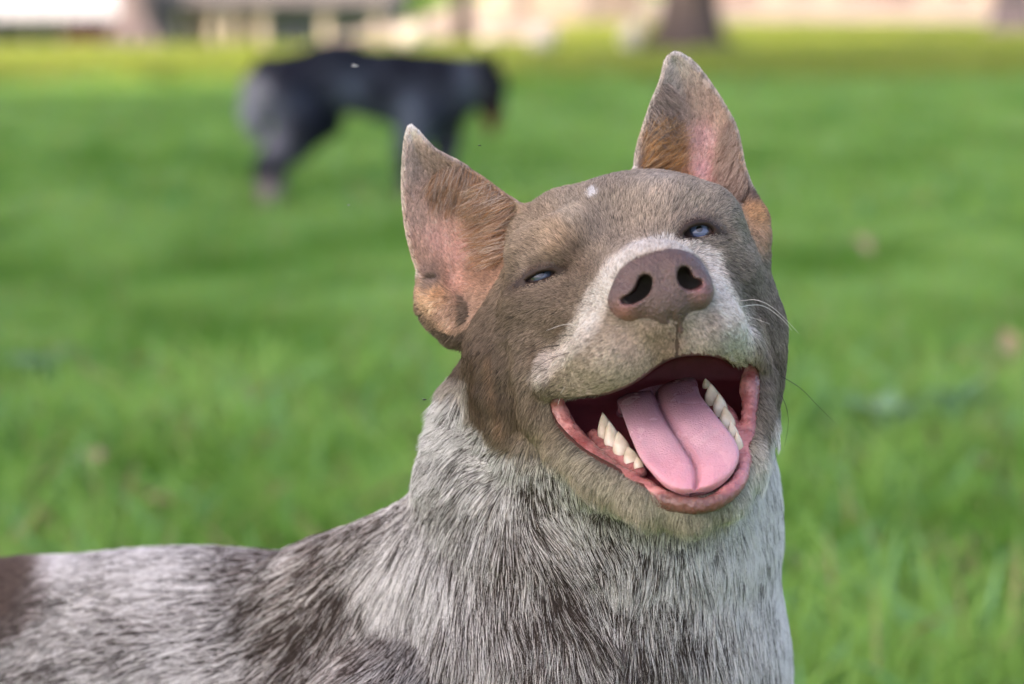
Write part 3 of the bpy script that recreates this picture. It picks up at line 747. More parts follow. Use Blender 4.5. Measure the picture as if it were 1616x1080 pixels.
TAIL = leg_px([(hp[0] + ax[0] * .05, hp[1] + ax[1] * .05, .31, .026), (hp[0] + ax[0] * .13, hp[1] + ax[1] * .13, .25, .022), (hp[0] + ax[0] * .19, hp[1] + ax[1] * .19, .16, .016), (hp[0] + ax[0] * .22, hp[1] + ax[1] * .22, .1, .008)])

HB = (600, 1262, 60, 860, -330, 345)
gh = Grid(*HB, 3.2)
sculpt(gh)
V0_ = gh.V.copy()
def gh0(x, y):
    i = int(round((x - gh.x[0]) / gh.h)); j = int(round((y - gh.y[0]) / gh.h)); k = np.nonzero(V0_[i, j] < 0)[0]; return float(gh.z[k[-1]])
zeye = []
for e in EYES:
    zf = gh.front(*e['c']); e['z'] = zf
    poly = smooth_poly(e['pts'], 4)
    xs = [p[0] for p in e['pts']]; ys = [p[1] for p in e['pts']]
    # socket hollow, lids, then the slit between them
    gh.chain([(xs[0] - 4, ys[0] + 1, gh.front(xs[0], ys[0]) - 4, 7)] + [(x, y - 4, gh.front(x, y) - 1, 8) for x, y in e['pts'][1:4]] + [(e['pts'][4][0] + 3, e['pts'][4][1] - 1, gh.front(*e['pts'][4]) - 3, 6)], 7)
    gh.chain([(x, y + 5, gh.front(x, y) - 2, 6) for x, y in e['pts'][5:]], 7)
    zz = zf - 26
    def slit(X, Y, Z, poly=poly, zz=zz):
        return np.maximum(poly2(X[:, :, 0], Y[:, :, 0], poly)[:, :, None], (zz - Z))
    gh.cut((min(xs), min(ys), zz), (max(xs), max(ys), 345), slit, 2.5)
gh.cut((960, 400, 200), (1130, 500, 345), lambda X, Y, Z: np.sqrt(((X - 1043) / 66) ** 2 + ((Y - 450) / 44) ** 2 + ((Z - 285) / 75) ** 2) * 44 - 44, 5)
PH, QH = gh.surface()
P0_ = relax(PH, QH, 3, 0.5); P1_ = relax(P0_, QH, 9, 0.5)
em = np.minimum(poly2(PH[:, 0], PH[:, 1], EARL), poly2(PH[:, 0], PH[:, 1], EARR)) < 6
PH = np.where(em[:, None], P1_, P0_)
gb = Grid(-620, 1300, 500, 2900, -1500, 60, 12.0)
sculpt(gb, head=False)
m_ = 6
PB, QB = gb.surface(drop=lambda P: (P[:, 0] > HB[0] + m_) & (P[:, 0] < HB[1] - m_) & (P[:, 1] < HB[3] - m_) & (P[:, 2] > HB[4] + m_))
PB = relax(PB, QB, 1, 0.4)
# ------------------------------------------------------------------ nose, tongue, lips, teeth, eyeballs (same modelling space)
gn = Grid(945, 1140, 375, 560, 170, 360, 1.6)
gn.ell((1043,456,258), (76,61,60), (-13,0,0), 10)
gn.ell((1040,436,264), (64,34,46), (-13,0,0), 20)
gn.ell((993,474,278), (34,32,40), (-10,0,0), 12)
gn.ell((1098,456,266), (28,34,40), (-20,0,0), 12)
gn.chain([(1040,400,318,6),(1047,440,326,7)], 26, cut=True)
gn.cap((1052,482,278), 32, (1060,512,262), 24, 18)
gn.cap((1062,514,262), 18, (1072,552,238), 8, 14)
def nostril(pts):
    for a, b in zip(pts[:-1], pts[1:]):
        for q in np.linspace(0, 1, 4):
            x, y, r = (a[i] + (b[i] - a[i]) * q for i in range(3))
            gn.cap((x, y, 360), r, (x + (1046 - x) * .25, y - 4, 215), r * .8, 8, cut=True)
nostril([(1016,445,10.5),(1012,457,9),(1003,467,7),(991,474,5),(978,477,3.2)])
nostril([(1083,432,9.5),(1085,443,9),(1093,450,6.5),(1103,451,4),(1111,449,2.8)])
gn.chain([(1052,462,330,3.5),(1057,488,322,4),(1063,515,290,4),(1070,545,252,4)], 8, cut=True)
PN, QN = gn.surface(); PN = relax(PN, QN, 3, 0.5); NN = vnormals(PN, QN); NN = NN if ((PN - PN.mean(0)) * NN).sum() > 0 else -NN
PN = PN - NN * (1.5 * np.abs(vnoise(PN[:, 0] / 4.2, PN[:, 1] / 4.2, PN[:, 2] / 4.2, 40)) ** .6 - .6)[:, None]

LIPC = [(876,628,70,12),(883,658,60,17),(906,698,78,21),(938,728,108,20),(974,750,142,17),(1012,768,172,15),(1048,789,196,15),(1095,799,210,13),(1136,789,203,13),(1163,763,181,12),(1177,729,144,10),(1182,690,98,10),(1183,650,58,13),(1184,612,32,16),(1185,588,22,11)]
gl = Grid(850, 1205, 570, 825, -20, 240, 2.2)
gl.chain([tuple(v) for v in spline(LIPC, 3)], 4)
gl.chain([(938,690,40,13),(962,722,92,13),(1010,745,134,12)], 12)         # gum below the cheek teeth
gl.chain([(1124,628,12,14),(1146,660,50,14),(1164,694,95,13),(1168,730,140,12)], 12)
for q in range(60):                                                                       # small warts along the lip edge
    p = LIPC[1 + q % 7]; a = rng.random(); p2 = LIPC[2 + q % 7]
    c = [p[i] + (p2[i] - p[i]) * a for i in range(4)]; th = rng.uniform(2.2, 5.0)
    gl.ell((c[0] + math.cos(th) * c[3] * .6, c[1] - abs(math.sin(th)) * c[3] * .6, c[2] + c[3] * .62), (4, 3, 4), (0, 0, 0), 4)
PL, QL = gl.surface(); PL = relax(PL, QL, 2, 0.5)
NL_ = vnormals(PL, QL); NL_ = NL_ if ((PL - PL.mean(0)) * NL_).sum() > 0 else -NL_
PL = PL + NL_ * (2.4 * fbm(PL[:, 0] / 26, PL[:, 1] / 14, PL[:, 2] / 22, 5, 2) + .5 * vnoise(PL[:, 0] / 4, PL[:, 1] / 4, PL[:, 2] / 5, 6))[:, None]

TR = [((970,650,-80),(1094,622,-90)), ((976,642,-5),(1100,606,-10)), ((986,666,62),(1108,632,57)), ((998,698,122),(1130,660,110)), ((1012,728,162),(1158,696,148)),
      ((1030,750,190),(1167,722,176)), ((1048,767,207),(1155,750,196)), ((1066,776,214),(1133,768,208)), ((1086,779,215),(1112,776,213))]
rows = 60; cols = 110
TLs = spline([r[0] for r in TR], 12); TRs = spline([r[1] for r in TR], 12)
def pick(S, t): i = np.clip(t * (len(S) - 1), 0, len(S) - 1.001); j = int(i); return S[j] * (1 - (i - j)) + S[j + 1] * (i - j)
TV = []
for a in range(rows + 1):
    t = a / rows; L, R_ = pick(TLs, t), pick(TRs, t); C_ = (L + R_) / 2
    t2 = min(t + .03, 1.0); t1 = max(t2 - .06, 0); T = (pick(TLs, t2) + pick(TRs, t2)) / 2 - (pick(TLs, t1) + pick(TRs, t1)) / 2
    A_ = (R_ - L) / 2; N = np.cross(A_, T); N /= np.linalg.norm(N) + 1e-9
    if N[2] < 0: N = -N
    wd = np.linalg.norm(A_); th = 15 * min(1, (1 - t) * 9 + .35)
    for b in range(cols):
        ph = 2 * math.pi * b / cols; s, c = math.sin(ph), math.cos(ph)
        lat = math.copysign(abs(c) ** 0.85, c); nn = th * math.copysign(abs(s) ** 0.8, s)
        off = nn
        if s > 0:
            off -= 13.0 * math.exp(-((lat * wd + 2) / 3.2) ** 2) * min(1, (1 - t) * 5 + .15) + 5 * math.exp(-((lat * wd) / 18.0) ** 2)
        off += 7 * lat * lat * (1 - t)
        off += 1.8 * float(vnoise(t * 9, lat * 3, 2.0, 3))
        TV.append(C_ + A_ * lat + N * off)
TV = np.array(TV)
TQ = np.array([[a * cols + b, a * cols + (b + 1) % cols, (a + 1) * cols + (b + 1) % cols, (a + 1) * cols + b] for a in range(rows) for b in range(cols)])
TV = np.vstack([TV, TV[-cols:].mean(0)[None]]); tip = len(TV) - 1
TQ = np.vstack([TQ, [[rows * cols + b, rows * cols + (b + 1) % cols, tip, tip] for b in range(cols)]])

def blade(base, apex, wdir, wid, dep):
    """one tooth: a pointed, slightly bulged lobe from base to apex"""
    base, apex, wdir = (np.array(v, float) for v in (base, apex, wdir)); ax_ = apex - base; Ln = np.linalg.norm(ax_); ax_ /= Ln
    wdir = wdir - ax_ * (wdir @ ax_); wdir /= np.linalg.norm(wdir); dd = np.cross(ax_, wdir)
    V, Fc = [], []; n, m = 12, 7
    for i in range(m):
        t = i / m; r = (1 - t ** 1.9) * (1 + .18 * math.sin(t * 3))
        for j in range(n):
            an = 2 * math.pi * j / n; V.append(base + ax_ * Ln * t + wdir * wid * r * math.cos(an) + dd * dep * r * math.sin(an))
    V.append(apex)
    for i in range(m - 1):
        for j in range(n): Fc.append([i * n + j, i * n + (j + 1) % n, (i + 1) * n + (j + 1) % n, (i + 1) * n + j])
    for j in range(n): Fc.append([(m - 1) * n + j, (m - 1) * n + (j + 1) % n, len(V) - 1])
    return np.array(V), Fc
TEETH = [((958,696,62),(951,650,57),13,8), ((968,708,84),(961,663,79),13,8), ((983,720,106),(975,680,99),14,9), ((998,731,126),(991,704,121),12,7), ((1009,739,140),(1005,720,138),8,6),
         ((1116,612,8),(1113,597,12),7,6), ((1126,640,36),(1121,604,38),13,8), ((1138,658,58),(1134,619,60),12,8), ((1149,678,84),(1143,640,84),13,8), ((1158,696,108),(1153,664,108),10,7), ((1164,716,130),(1163,680,134),10,8)]
# ------------------------------------------------------------------ the coat: colour (some light and shade painted in), length and lie of the hair over the body
def inpoly(x, y, pts, soft=6.0):
    """1 inside, 0 outside, soft edge"""
    return np.clip(0.5 - poly2(x.astype(np.float32), y.astype(np.float32), pts) / soft, 0, 1)
HEADP = smooth_poly([(735,548),(740,600),(742,650),(768,682),(800,704),(840,706),(876,716),(915,750),(962,784),(1020,812),(1095,834),(1160,808),(1200,740),(1220,670),(1250,600),(1250,480),(1225,420),(1190,330),(1110,262),(1040,262),(930,290),(850,305),(780,330),(740,400),(722,470),(724,520)], 4)
C_FACE = [(900,338,178,162,148),(1040,300,184,169,157),(960,332,160,144,131),(1030,350,180,160,144),(868,372,180,158,138),(878,380,178,144,118),(1095,312,182,164,148),  # cheek samples mix brown hair with some painted shade
 (1160,360,152,140,131),(1140,440,114,104,97),(1205,500,108,98,91),(1222,580,104,94,86),(1212,640,122,112,102),(800,372,158,137,121),(830,345,168,148,132),(850,412,140,120,105),
 (905,402,128,109,96),(1080,345,150,134,124),(1040,385,170,150,134),(850,480,126,108,95),(900,470,122,104,90),(880,505,118,100,86),(780,500,116,98,84),(760,600,92,76,63),(800,640,108,90,76),(790,570,118,100,86),(840,555,138,119,104),
 (745,560,98,80,67),(750,450,136,112,95),(815,450,132,112,98),(960,388,166,148,133),(940,415,158,140,126),(985,368,170,152,138),(925,450,132,114,101),(925,500,160,142,128),(955,560,202,182,167),(1005,550,192,166,152),(1050,545,184,152,138),
 (900,580,186,168,150),(880,560,165,147,130),(860,600,140,124,107),(1110,545,196,176,166),(1165,520,220,216,212),(1150,480,212,206,200),(1120,500,190,170,160),(862,650,136,120,102),(900,735,168,156,138),(960,780,176,164,146),
 (1040,815,168,158,138),(1110,826,150,142,124),(1180,770,176,170,160),(845,690,142,126,106),(825,660,116,98,80),(1195,570,150,130,120),(1100,400,132,118,108),(1175,460,108,99,92),(790,430,140,120,104)]
C_EARL = [(700,505,190,160,140),(690,520,170,140,122),(645,200,222,212,204),(650,260,170,155,146),(680,260,150,134,126),(720,280,142,124,114),(765,300,156,130,110),(795,330,160,132,112),(785,360,160,122,96),(765,380,162,128,104),(700,330,186,156,144),(690,380,206,168,158),
 (730,400,206,164,156),(720,440,196,156,142),(660,340,190,164,150),(660,400,186,154,136),(680,445,146,128,118),(690,465,186,146,110),(675,480,200,170,140),(715,500,168,142,122),(740,480,160,134,116),(750,430,150,120,102),(815,325,170,150,134)]
C_EARR = [(1068,100,190,182,178),(1060,140,172,163,158),(1035,190,134,124,120),(1010,250,170,146,130),(1040,235,180,136,90),(1060,265,178,138,100),(1080,285,170,120,84),(1090,170,176,158,150),(1110,220,206,170,172),(1105,270,212,172,176),
 (1125,300,202,160,152),(1150,200,176,156,144),(1160,260,170,146,130),(1150,320,180,148,126),(1180,300,92,84,84),(1188,335,190,152,114),(1175,360,178,146,122),(1195,380,176,150,132),(1130,340,150,124,108)]  # dark sample by the lobe: its inner shadow put into the colour
C_COAT = [(700,680,228,226,221),(720,620,222,218,212),(690,720,214,210,205),(760,740,190,185,178),(800,770,150,142,134),(850,760,140,132,122),(900,820,166,156,140),(1000,880,184,172,158),(1100,900,206,200,192),(1200,800,242,243,246),  # white hair right of the neck, raised further for sky light
 (1215,680,240,242,244),(1210,950,234,236,238),(1180,1000,194,195,198),(1100,1000,140,135,136),(1060,960,160,153,147),(900,930,90,82,79),(980,970,96,87,84),(850,970,124,116,112),(800,860,100,92,87),(850,880,100,92,86),(700,900,196,191,188),(640,870,214,210,206),(760,860,150,143,138),  # dark run across the neck: dark hair plus the painted shadow of its fold
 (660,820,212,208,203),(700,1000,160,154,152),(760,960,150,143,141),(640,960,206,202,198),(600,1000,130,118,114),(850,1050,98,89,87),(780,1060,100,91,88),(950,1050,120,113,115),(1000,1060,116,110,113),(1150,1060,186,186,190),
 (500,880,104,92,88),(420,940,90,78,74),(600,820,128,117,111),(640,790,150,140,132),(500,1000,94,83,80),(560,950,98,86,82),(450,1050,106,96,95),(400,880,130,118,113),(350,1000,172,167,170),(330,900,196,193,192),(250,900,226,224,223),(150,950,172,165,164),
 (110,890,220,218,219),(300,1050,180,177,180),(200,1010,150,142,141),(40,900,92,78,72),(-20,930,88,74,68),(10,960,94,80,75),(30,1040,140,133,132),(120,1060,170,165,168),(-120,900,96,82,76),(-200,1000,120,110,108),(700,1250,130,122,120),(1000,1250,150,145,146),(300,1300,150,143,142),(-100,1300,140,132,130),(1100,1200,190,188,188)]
LIGHT, DARK = lin(228, 229, 232), lin(66, 54, 49)
# lie of the hair: picture-plane directions
D_HAIR = [(1040,300,0.2,-1),(900,330,-.5,-1),(960,340,-.1,-1),(980,400,-.2,-1),(850,400,-.9,-.5),(900,430,-.8,-.6),(940,470,-1,-.2),(820,480,-.9,.3),(850,520,-.9,.5),(770,420,-.9,.1),(770,540,-.45,.9),(760,640,-.2,1),(810,650,-.2,1),
 (920,540,-1,.25),(880,580,-.9,.4),(960,570,-.7,.6),(1020,560,-.2,1),(1090,550,.3,1),(1160,520,.8,.7),(1130,460,.8,-.1),(1160,420,.8,.3),(1100,330,.5,-.8),(1180,370,.8,.2),(1200,480,.7,.8),(1215,580,.4,1),(1210,640,.2,1),
 (850,650,-.3,1),(880,720,-.5,.9),(950,780,-.3,.9),(1040,820,-.1,1),(1120,830,.1,1),(1180,770,.4,1),(1060,470,0,-1),
 (700,640,-1,.05),(680,700,-1,.15),(740,680,-1,.2),(780,740,-.9,.35),(720,760,-.8,.6),(660,760,-.9,.6),(820,780,-.2,.9),(850,820,.9,.5),(900,860,.9,.6),(860,760,.2,.8),(950,840,.5,.9),(1000,880,-.2,1),(1100,900,.05,1),(1180,860,.3,1),(1215,760,.35,1),(1215,950,.2,1),(1000,980,.15,1),
 (920,950,.4,.9),(850,950,.3,1),(780,850,-.1,1),(760,950,.1,1),(700,860,-.4,1),(650,870,-.5,.9),(600,870,-.8,.6),(640,960,-.4,1),(700,1020,-.1,1),(840,1040,.1,1),(560,960,-.7,.8),(480,900,-.9,.5),(400,900,-1,.2),(420,1000,-.9,.5),(500,1040,-.6,.8),
 (300,900,-1,.03),(200,950,-1,.08),(100,900,-1,.03),(100,1040,-1,.12),(300,1050,-1,.2),(0,950,-1,.05),(-200,1000,-1,.2),(700,1300,-.2,1),(1100,1250,0,1),(300,1400,-.9,.4)]
D_EAR = [(645,200,0,-1),(660,300,-.3,-1),(700,280,-.2,-1),(760,300,-.5,-.8),(790,340,-.8,-.5),(760,380,-.9,-.3),(700,380,-.4,-.9),(680,450,-.6,-.2),(700,500,-.6,.6),(1066,90,0,-1),(1020,220,.2,-1),(1050,250,.5,-.8),(1110,200,.2,-1),(1160,260,.3,-1),(1180,330,.6,-.3),(1195,380,.6,.6),(1100,300,.3,-.9)]
LEN = [(900,340,15),(1040,310,15),(850,420,9),(1102,366,8),(920,520,7),(1000,560,5),(1050,545,4),(1150,510,8),(1100,540,6),(880,590,9),(780,480,15),(760,600,20),(800,650,22),(1215,560,16),(1150,420,13),(860,660,14),(900,730,24),(1000,800,20),(1100,822,12),(1190,740,12),(1040,400,9),(940,420,9),(850,480,12)]
LENC = [(700,640,60),(680,720,68),(780,720,40),(860,760,30),(940,820,34),(1060,850,40),(1200,720,44),(1000,920,62),(1120,950,66),(1210,950,56),(860,860,48),(800,920,62),(700,900,78),(640,870,66),(560,900,52),(700,1020,84),(900,1020,80),(450,950,48),(300,920,38),(100,920,32),(200,1040,40),(-200,1000,40),(640,800,40),(1000,1300,60)]

LIPCOL = []
EARL_EDGE = [(740,258),(690,232),(664,205),(645,190),(634,222),(630,290),(634,350),(645,402),(656,434)]
EARR_EDGE = [(998,268),(1006,215),(1022,165),(1038,125),(1047,92),(1066,76),(1096,94),(1120,122),(1148,165),(1168,205),(1180,262),(1192,294)]
def edge_dist(x, y, E):
    d = np.full(len(x), 1e9)
    for (ax_, ay), (bx, by) in zip(E[:-1], E[1:]):
        ex, ey = bx - ax_, by - ay; t = np.clip(((x - ax_) * ex + (y - ay) * ey) / (ex * ex + ey * ey), 0, 1); d = np.minimum(d, np.hypot(x - ax_ - t * ex, y - ay - t * ey))
    return d
LIPDOTS = [(862+i*17+((j*7)%5), 572+j*11-i*9+((i*5)%4)) for i in range(6) for j in range(4) if 0 < i+j < 8] + [(1120+i*13, 498+j*12+i*4) for i in range(4) for j in range(3)]
def fur_fields(P, Nn):
    """per root: colour of the coat (linear), how mixed light and dark hairs are, length, direction"""
    x, y, z = P[:, 0], P[:, 1], P[:, 2]
    wx = x + 6 * fbm(x / 40, y / 40, z / 40, 21, 2); wy = y + 6 * fbm(x / 40, y / 40, z / 40, 31, 2)
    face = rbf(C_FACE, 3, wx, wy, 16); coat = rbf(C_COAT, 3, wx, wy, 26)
    el = poly2(x.astype(np.float32), y.astype(np.float32), EARL); er = poly2(x.astype(np.float32), y.astype(np.float32), EARR)
    jw = 40 * (np.abs(x - 1010) < 190) * (y > 690) + 10
    fh = np.clip(.5 - poly2(wx.astype(np.float32), wy.astype(np.float32), HEADP) / jw, 0, 1) * (z > -330) * np.clip((z + 260) / 60, 0, 1)
    fh = np.where((y < 620) & (z > -330), np.maximum(fh, np.clip((640 - y) / 60, 0, 1) * (np.abs(x - 970) < 290) * np.clip((z + 190) / 40, 0, 1)), fh)
    # white muzzle: band round the nose and down both sides
    cx_, cy_ = x * .6 + wx * .4, y * .6 + wy * .4
    e1 = edge_dist(cx_, cy_, [(1122,404),(1095,389),(1050,383),(1005,394),(968,424),(948,465),(932,505),(908,542),(876,566),(852,596)]); e2 = edge_dist(cx_, cy_, [(1110,402),(1130,440),(1150,482),(1166,520),(1168,552)])
    w1 = np.interp(y, [383, 430, 520, 600], [13, 17, 24, 15]); w2 = np.interp(y, [400, 460, 540], [9, 16, 24])
    blaze = np.maximum(np.exp(-(e1 / w1) ** 6), np.exp(-(e2 / w2) ** 6)) * (z > -20)
    white = lin(216, 209, 203) * 1.0
    fh = np.where(y < 590, 1.0, fh)
    spot = np.exp(-(((wx - 933) / 7) ** 2 + ((wy - 307) / 9) ** 2) ** 2)
    bz = (blaze * np.clip(.95 - .3 * np.clip((y - 480) / 80, 0, 1), 0, 1))[:, None]
    C = np.stack([np.interp(face[:, i], np.arange(256), [lin(v, v, v)[0] for v in range(256)]) for i in range(3)], 1)
    C = C * np.array([.93, 1.02, 1.05]) * (1 - bz) + white * bz
    for E, wdt, cc, am in [([(818,440),(832,412),(858,388),(884,374)], 9, (186,168,154), .55), ([(1058,352),(1080,336),(1108,334),(1140,352),(1156,372)], 8, (182,166,154), .5), ([(812,452),(826,436),(848,424),(872,420),(896,426)], 10, (70,54,46), .8),
                           ([(905,412),(925,425),(915,400)], 14, (112,94,82), .5), ([(1070,373),(1082,354),(1100,346),(1120,348),(1142,366)], 8, (78,62,55), .8), ([(1030,312),(1052,306)], 12, (196,180,166), .45), ([(845,545),(842,600),(850,650)], 6, (92,74,60), .45), ([(775,560),(780,620),(796,678)], 6, (150,122,98), .5),
                           ([(752,560),(750,620),(770,668)], 7, (74,56,44), .5), ([(905,498),(884,520),(872,548)], 5, (110,92,78), .5), ([(1190,470),(1212,520),(1222,570)], 6, (86,74,68), .45), ([(1196,500),(1206,540)], 5, (170,160,150), .5), ([(870,700),(915,752),(975,795)], 9, (172,158,134), .5), ([(1000,802),(1090,824),(1150,806)], 6, (176,168,146), .5)]:
        g_ = (np.exp(-(edge_dist(wx * .7 + x * .3, wy * .7 + y * .3, E) / wdt) ** 2) * am * (z > -150))[:, None]; C = C * (1 - g_) + g_ * lin(*cc)
    for (qx, qy) in LIPDOTS:
        g_ = (np.exp(-(((x - qx) / 5.0) ** 2 + ((y - qy + .25 * (x - qx)) / 2.2) ** 2)) * .6 * (z > 60))[:, None]; C = C * (1 - g_) + g_ * lin(84, 66, 54)
    C = C * (1 - spot[:, None]) + spot[:, None] * lin(245, 245, 245)
    K = np.stack([np.interp(coat[:, i], np.arange(256), [lin(v, v, v)[0] for v in range(256)]) for i in range(3)], 1)
    tick = np.clip(1 - fh, 0, 1)
    solid = inpoly(wx, wy, [(-400,840),(60,840),(115,880),(70,930),(40,985),(-60,1010),(-400,1040)], 60)
    tick = tick * (1 - .85 * solid)
    def near_ear(dd, zf): q = np.clip(-dd, 0, 80) / 80; return np.abs(z - (zf(x, y) - 58 * np.sin(q * 1.5708))) < 24
    ears = ((el < 8) & (x < 842) & near_ear(el, ZL)) | ((er < 8) & (y < 405) & near_ear(er, ZR))
    lobe = ((x > 1168) & (y > 282) & (y < 415) & (z > -160) & (z < -66) & (x > 1168)) | ((x < 728) & (y > 440) & (y < 520) & (z > -190) & (z < -45))
    ears = ears | lobe
    CE = np.where((x < 900)[:, None], rbf(C_EARL, 3, x, y, 10), rbf(C_EARR, 3, x, y, 10))
    CE = np.stack([np.interp(CE[:, i], np.arange(256), [lin(v, v, v)[0] for v in range(256)]) for i in range(3)], 1)
    back = Nn[:, 2] < -0.15
    d = np.minimum(edge_dist(x, y, EARL_EDGE), edge_dist(x, y, EARR_EDGE))
    rim = np.clip(1.2 - np.abs(d) / 8, 0, 1) * .85
    CE = CE * (1 - rim[:, None]) + rim[:, None] * lin(232, 224, 216)
    CE = np.where(back[:, None], lin(140, 124, 112)[None], CE)
    wE = np.where(x < 900, np.clip((838 - x) / 30 + .2, 0, 1) * np.clip(1.2 - el / 14, 0, 1), np.clip(1.2 - er / 14, 0, 1) * np.clip((412 - y) / 25, 0, 1)) * ears
    C = C * (1 - wE[:, None]) + CE * wE[:, None]
    fh = np.maximum(fh, wE); tick = tick * (1 - wE)
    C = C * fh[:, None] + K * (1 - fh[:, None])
    L = rbf(LEN, 1, x, y, 16)[:, 0] * fh + rbf(LENC, 1, x, y, 24)[:, 0] * (1 - fh)
    L = np.where(wE > .5, np.where(back, 9, 8 + 10 * np.clip(1 - np.abs(np.where(x < 900, np.hypot(x - 785, y - 345), np.hypot(x - 1045, y - 245))) / 45, 0, 1)), L)
    d2 = rbf([(a, b, c / math.hypot(c, e), e / math.hypot(c, e)) for a, b, c, e in D_HAIR], 2, x, y, 18, 1.6)
    de = rbf(D_EAR, 2, x, y, 12)
    d2 = np.where((wE > .4)[:, None], de, d2)
    bk = (z < -350)[:, None] & (y < 700)[:, None]
    D = np.concatenate([d2, np.zeros((len(x), 1))], 1)
    D[:, 2] = np.where(y > 850, -.45 * np.abs(d2[:, 0]) * (x < 640), -.25)
    D -= Nn * (D * Nn).sum(1, keepdims=True)
    D /= np.linalg.norm(D, axis=1, keepdims=True) + 1e-6
    return C, tick, L, D, wE, fh
def bare(P):
    """places without hair: mouth, nose, the eye openings"""
    x, y, z = P[:, 0].astype(np.float32), P[:, 1].astype(np.float32), P[:, 2]
    b = (poly2(x, y, MOUTH) < 5) & (z > mouth_floor(x, y) - 30) & (z < 300)
    un, vn = (x - 1043) * .974 - (y - 454) * .225, (x - 1043) * .225 + (y - 454) * .974
    b |= (((un / 72) ** 2 + (vn / 50) ** 2) < 1) & (z > 150)
    b |= (np.abs(x - 1068) < 2.5) & (y > 500) & (y < 565) & (z > 150)
    for e in EYES:
        b |= (poly2(x, y, smooth_poly(e['lid'], 4)) < -1.0) & (z > e['z'] - 60)
    return b
def make_hair(name, roots, Nn, D, L, C0, C1, rad, parent, material, lift=.35, seg=5, bend=None, clump=None, taper=.35, q0=0.0, q1=.62):
    """roots etc. in modelling space; writes one hair object"""
    n = len(roots); t = np.linspace(0, 1, seg)
    lf = lift if np.ndim(lift) else np.full(n, lift)
    pts = np.zeros((n, seg, 3))
    for i, q in enumerate(t):
        pts[:, i] = roots + L[:, None] * (D * q + Nn * (lf * q * (1 - .55 * q))[:, None])
        if bend is not None: pts[:, i] += bend * (q * q) * L[:, None]
    if clump is not None:
        size, amt = clump; m = max(8, int(n / 1.0)); ci = rng.choice(n, size=size, replace=False)
        kd = kdtree.KDTree(len(ci))
        for k, c in enumerate(ci): kd.insert(roots[c], k)
        kd.balance()
        own = np.array([kd.find(r)[1] for r in roots]); g = ci[own]
        am = amt * (.55 + .45 * rng.random(n))
        for i, q in enumerate(t):
            pts[:, i] += (pts[g, i] - pts[:, i]) * (am * q ** 1.3)[:, None]
    Wd = to_world(pts.reshape(-1, 3)) - (np.array(parent.location) if parent else 0)
    hc = bpy.data.hair_curves.new(name); hc.add_curves([seg] * n)
    hc.attributes['position'].data.foreach_set('vector', Wd.astype(np.float32).ravel())
    r = hc.attributes.get('radius') or hc.attributes.new('radius', 'FLOAT', 'POINT')
    R = (rad if np.ndim(rad) else np.full(n, rad))[:, None] * (1 - (1 - taper) * t[None, :] ** 1.5) ; R[:, -1] *= .4
    r.data.foreach_set('value', R.astype(np.float32).ravel())
    a = hc.attributes.new('paint', 'FLOAT_COLOR', 'POINT')
    A = np.ones((n, seg, 4), dtype=np.float32)
    for i, q in enumerate(t):
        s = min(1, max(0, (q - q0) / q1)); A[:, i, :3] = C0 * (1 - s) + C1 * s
    a.data.foreach_set('color', A.ravel())
    hc.materials.append(material)
    o = bpy.data.objects.new(name, hc); link(o, parent); return o
def scatter(P, Q, dens, N):
    """random roots on a quad mesh; dens = roots per square unit, per face"""
    a, b, c, d = (P[Q[:, i]] for i in range(4))
    ar = .5 * np.linalg.norm(np.cross(c - a, d - b), axis=1)
    n = rng.poisson(ar * dens); f = np.repeat(np.arange(len(Q)), n)
    u, v = rng.random(len(f))[:, None], rng.random(len(f))[:, None]
    q = Q[f]; R = (P[q[:, 0]] * (1 - u) + P[q[:, 1]] * u) * (1 - v) + (P[q[:, 3]] * (1 - u) + P[q[:, 2]] * u) * v
    M = (N[q[:, 0]] * (1 - u) + N[q[:, 1]] * u) * (1 - v) + (N[q[:, 3]] * (1 - u) + N[q[:, 2]] * u) * v
    return R, M / (np.linalg.norm(M, axis=1, keepdims=True) + 1e-9)

# ------------------------------------------------------------------ put the dog together
dog = empty('dog', (float(sh[0]), float(sh[1]), 0))
tag(dog, 'brown faced dog with speckled white coat, looking up with open mouth and pink tongue', 'dog')
def dpart(name, P, Q, m, **kw):
    o = mesh_np(name, to_world(P), Q, m, dog, **kw); rebase(o, dog.location); return o
NH = vnormals(PH, QH); NB = vnormals(PB, QB)
for nm in ('NH', 'NB'):
    P_, N_ = (PH, NH) if nm == 'NH' else (PB, NB)
    if ((P_ - P_.mean(0)) * N_).sum() < 0:
        if nm == 'NH': NH = -NH
        else: NB = -NB
PA = np.vstack([PH, PB]); QA = np.vstack([QH, QB + len(PH)]); NA = np.vstack([NH, NB])
body = dpart('body', PA, QA, M_SKIN)
Cs, tk, Ls, Ds, wE, fhd = fur_fields(PA, NA)
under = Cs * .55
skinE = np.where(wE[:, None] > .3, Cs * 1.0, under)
bm_ = bare(PA)
x_, y_, z_ = PA.T
inm = (poly2(x_.astype(np.float32), y_.astype(np.float32), MOUTH) < 7) & (z_ > -190) & (z_ < 260) & (PA[:, 1] > 540)
skinE[inm] = lin(146, 70, 78) * (1 + .2 * fbm(x_[inm] / 14, y_[inm] / 14, z_[inm] / 14, 3)[:, None])
edge = (np.abs(poly2(x_.astype(np.float32), y_.astype(np.float32), MOUTH)) < 7) & (z_ > 0); skinE[edge] = lin(96, 62, 54)
for e in EYES:
    m = poly2(x_.astype(np.float32), y_.astype(np.float32), smooth_poly(e['lid'], 4)) < 3
    skinE[m & (z_ > e['z'] - 60)] = lin(50, 36, 31)
ph = (np.abs(x_ - 1068) < 6) & (y_ > 500) & (y_ < 570) & (z_ > 150); skinE[ph] = lin(92, 72, 66)
vcol(body, 'paint', skinE)

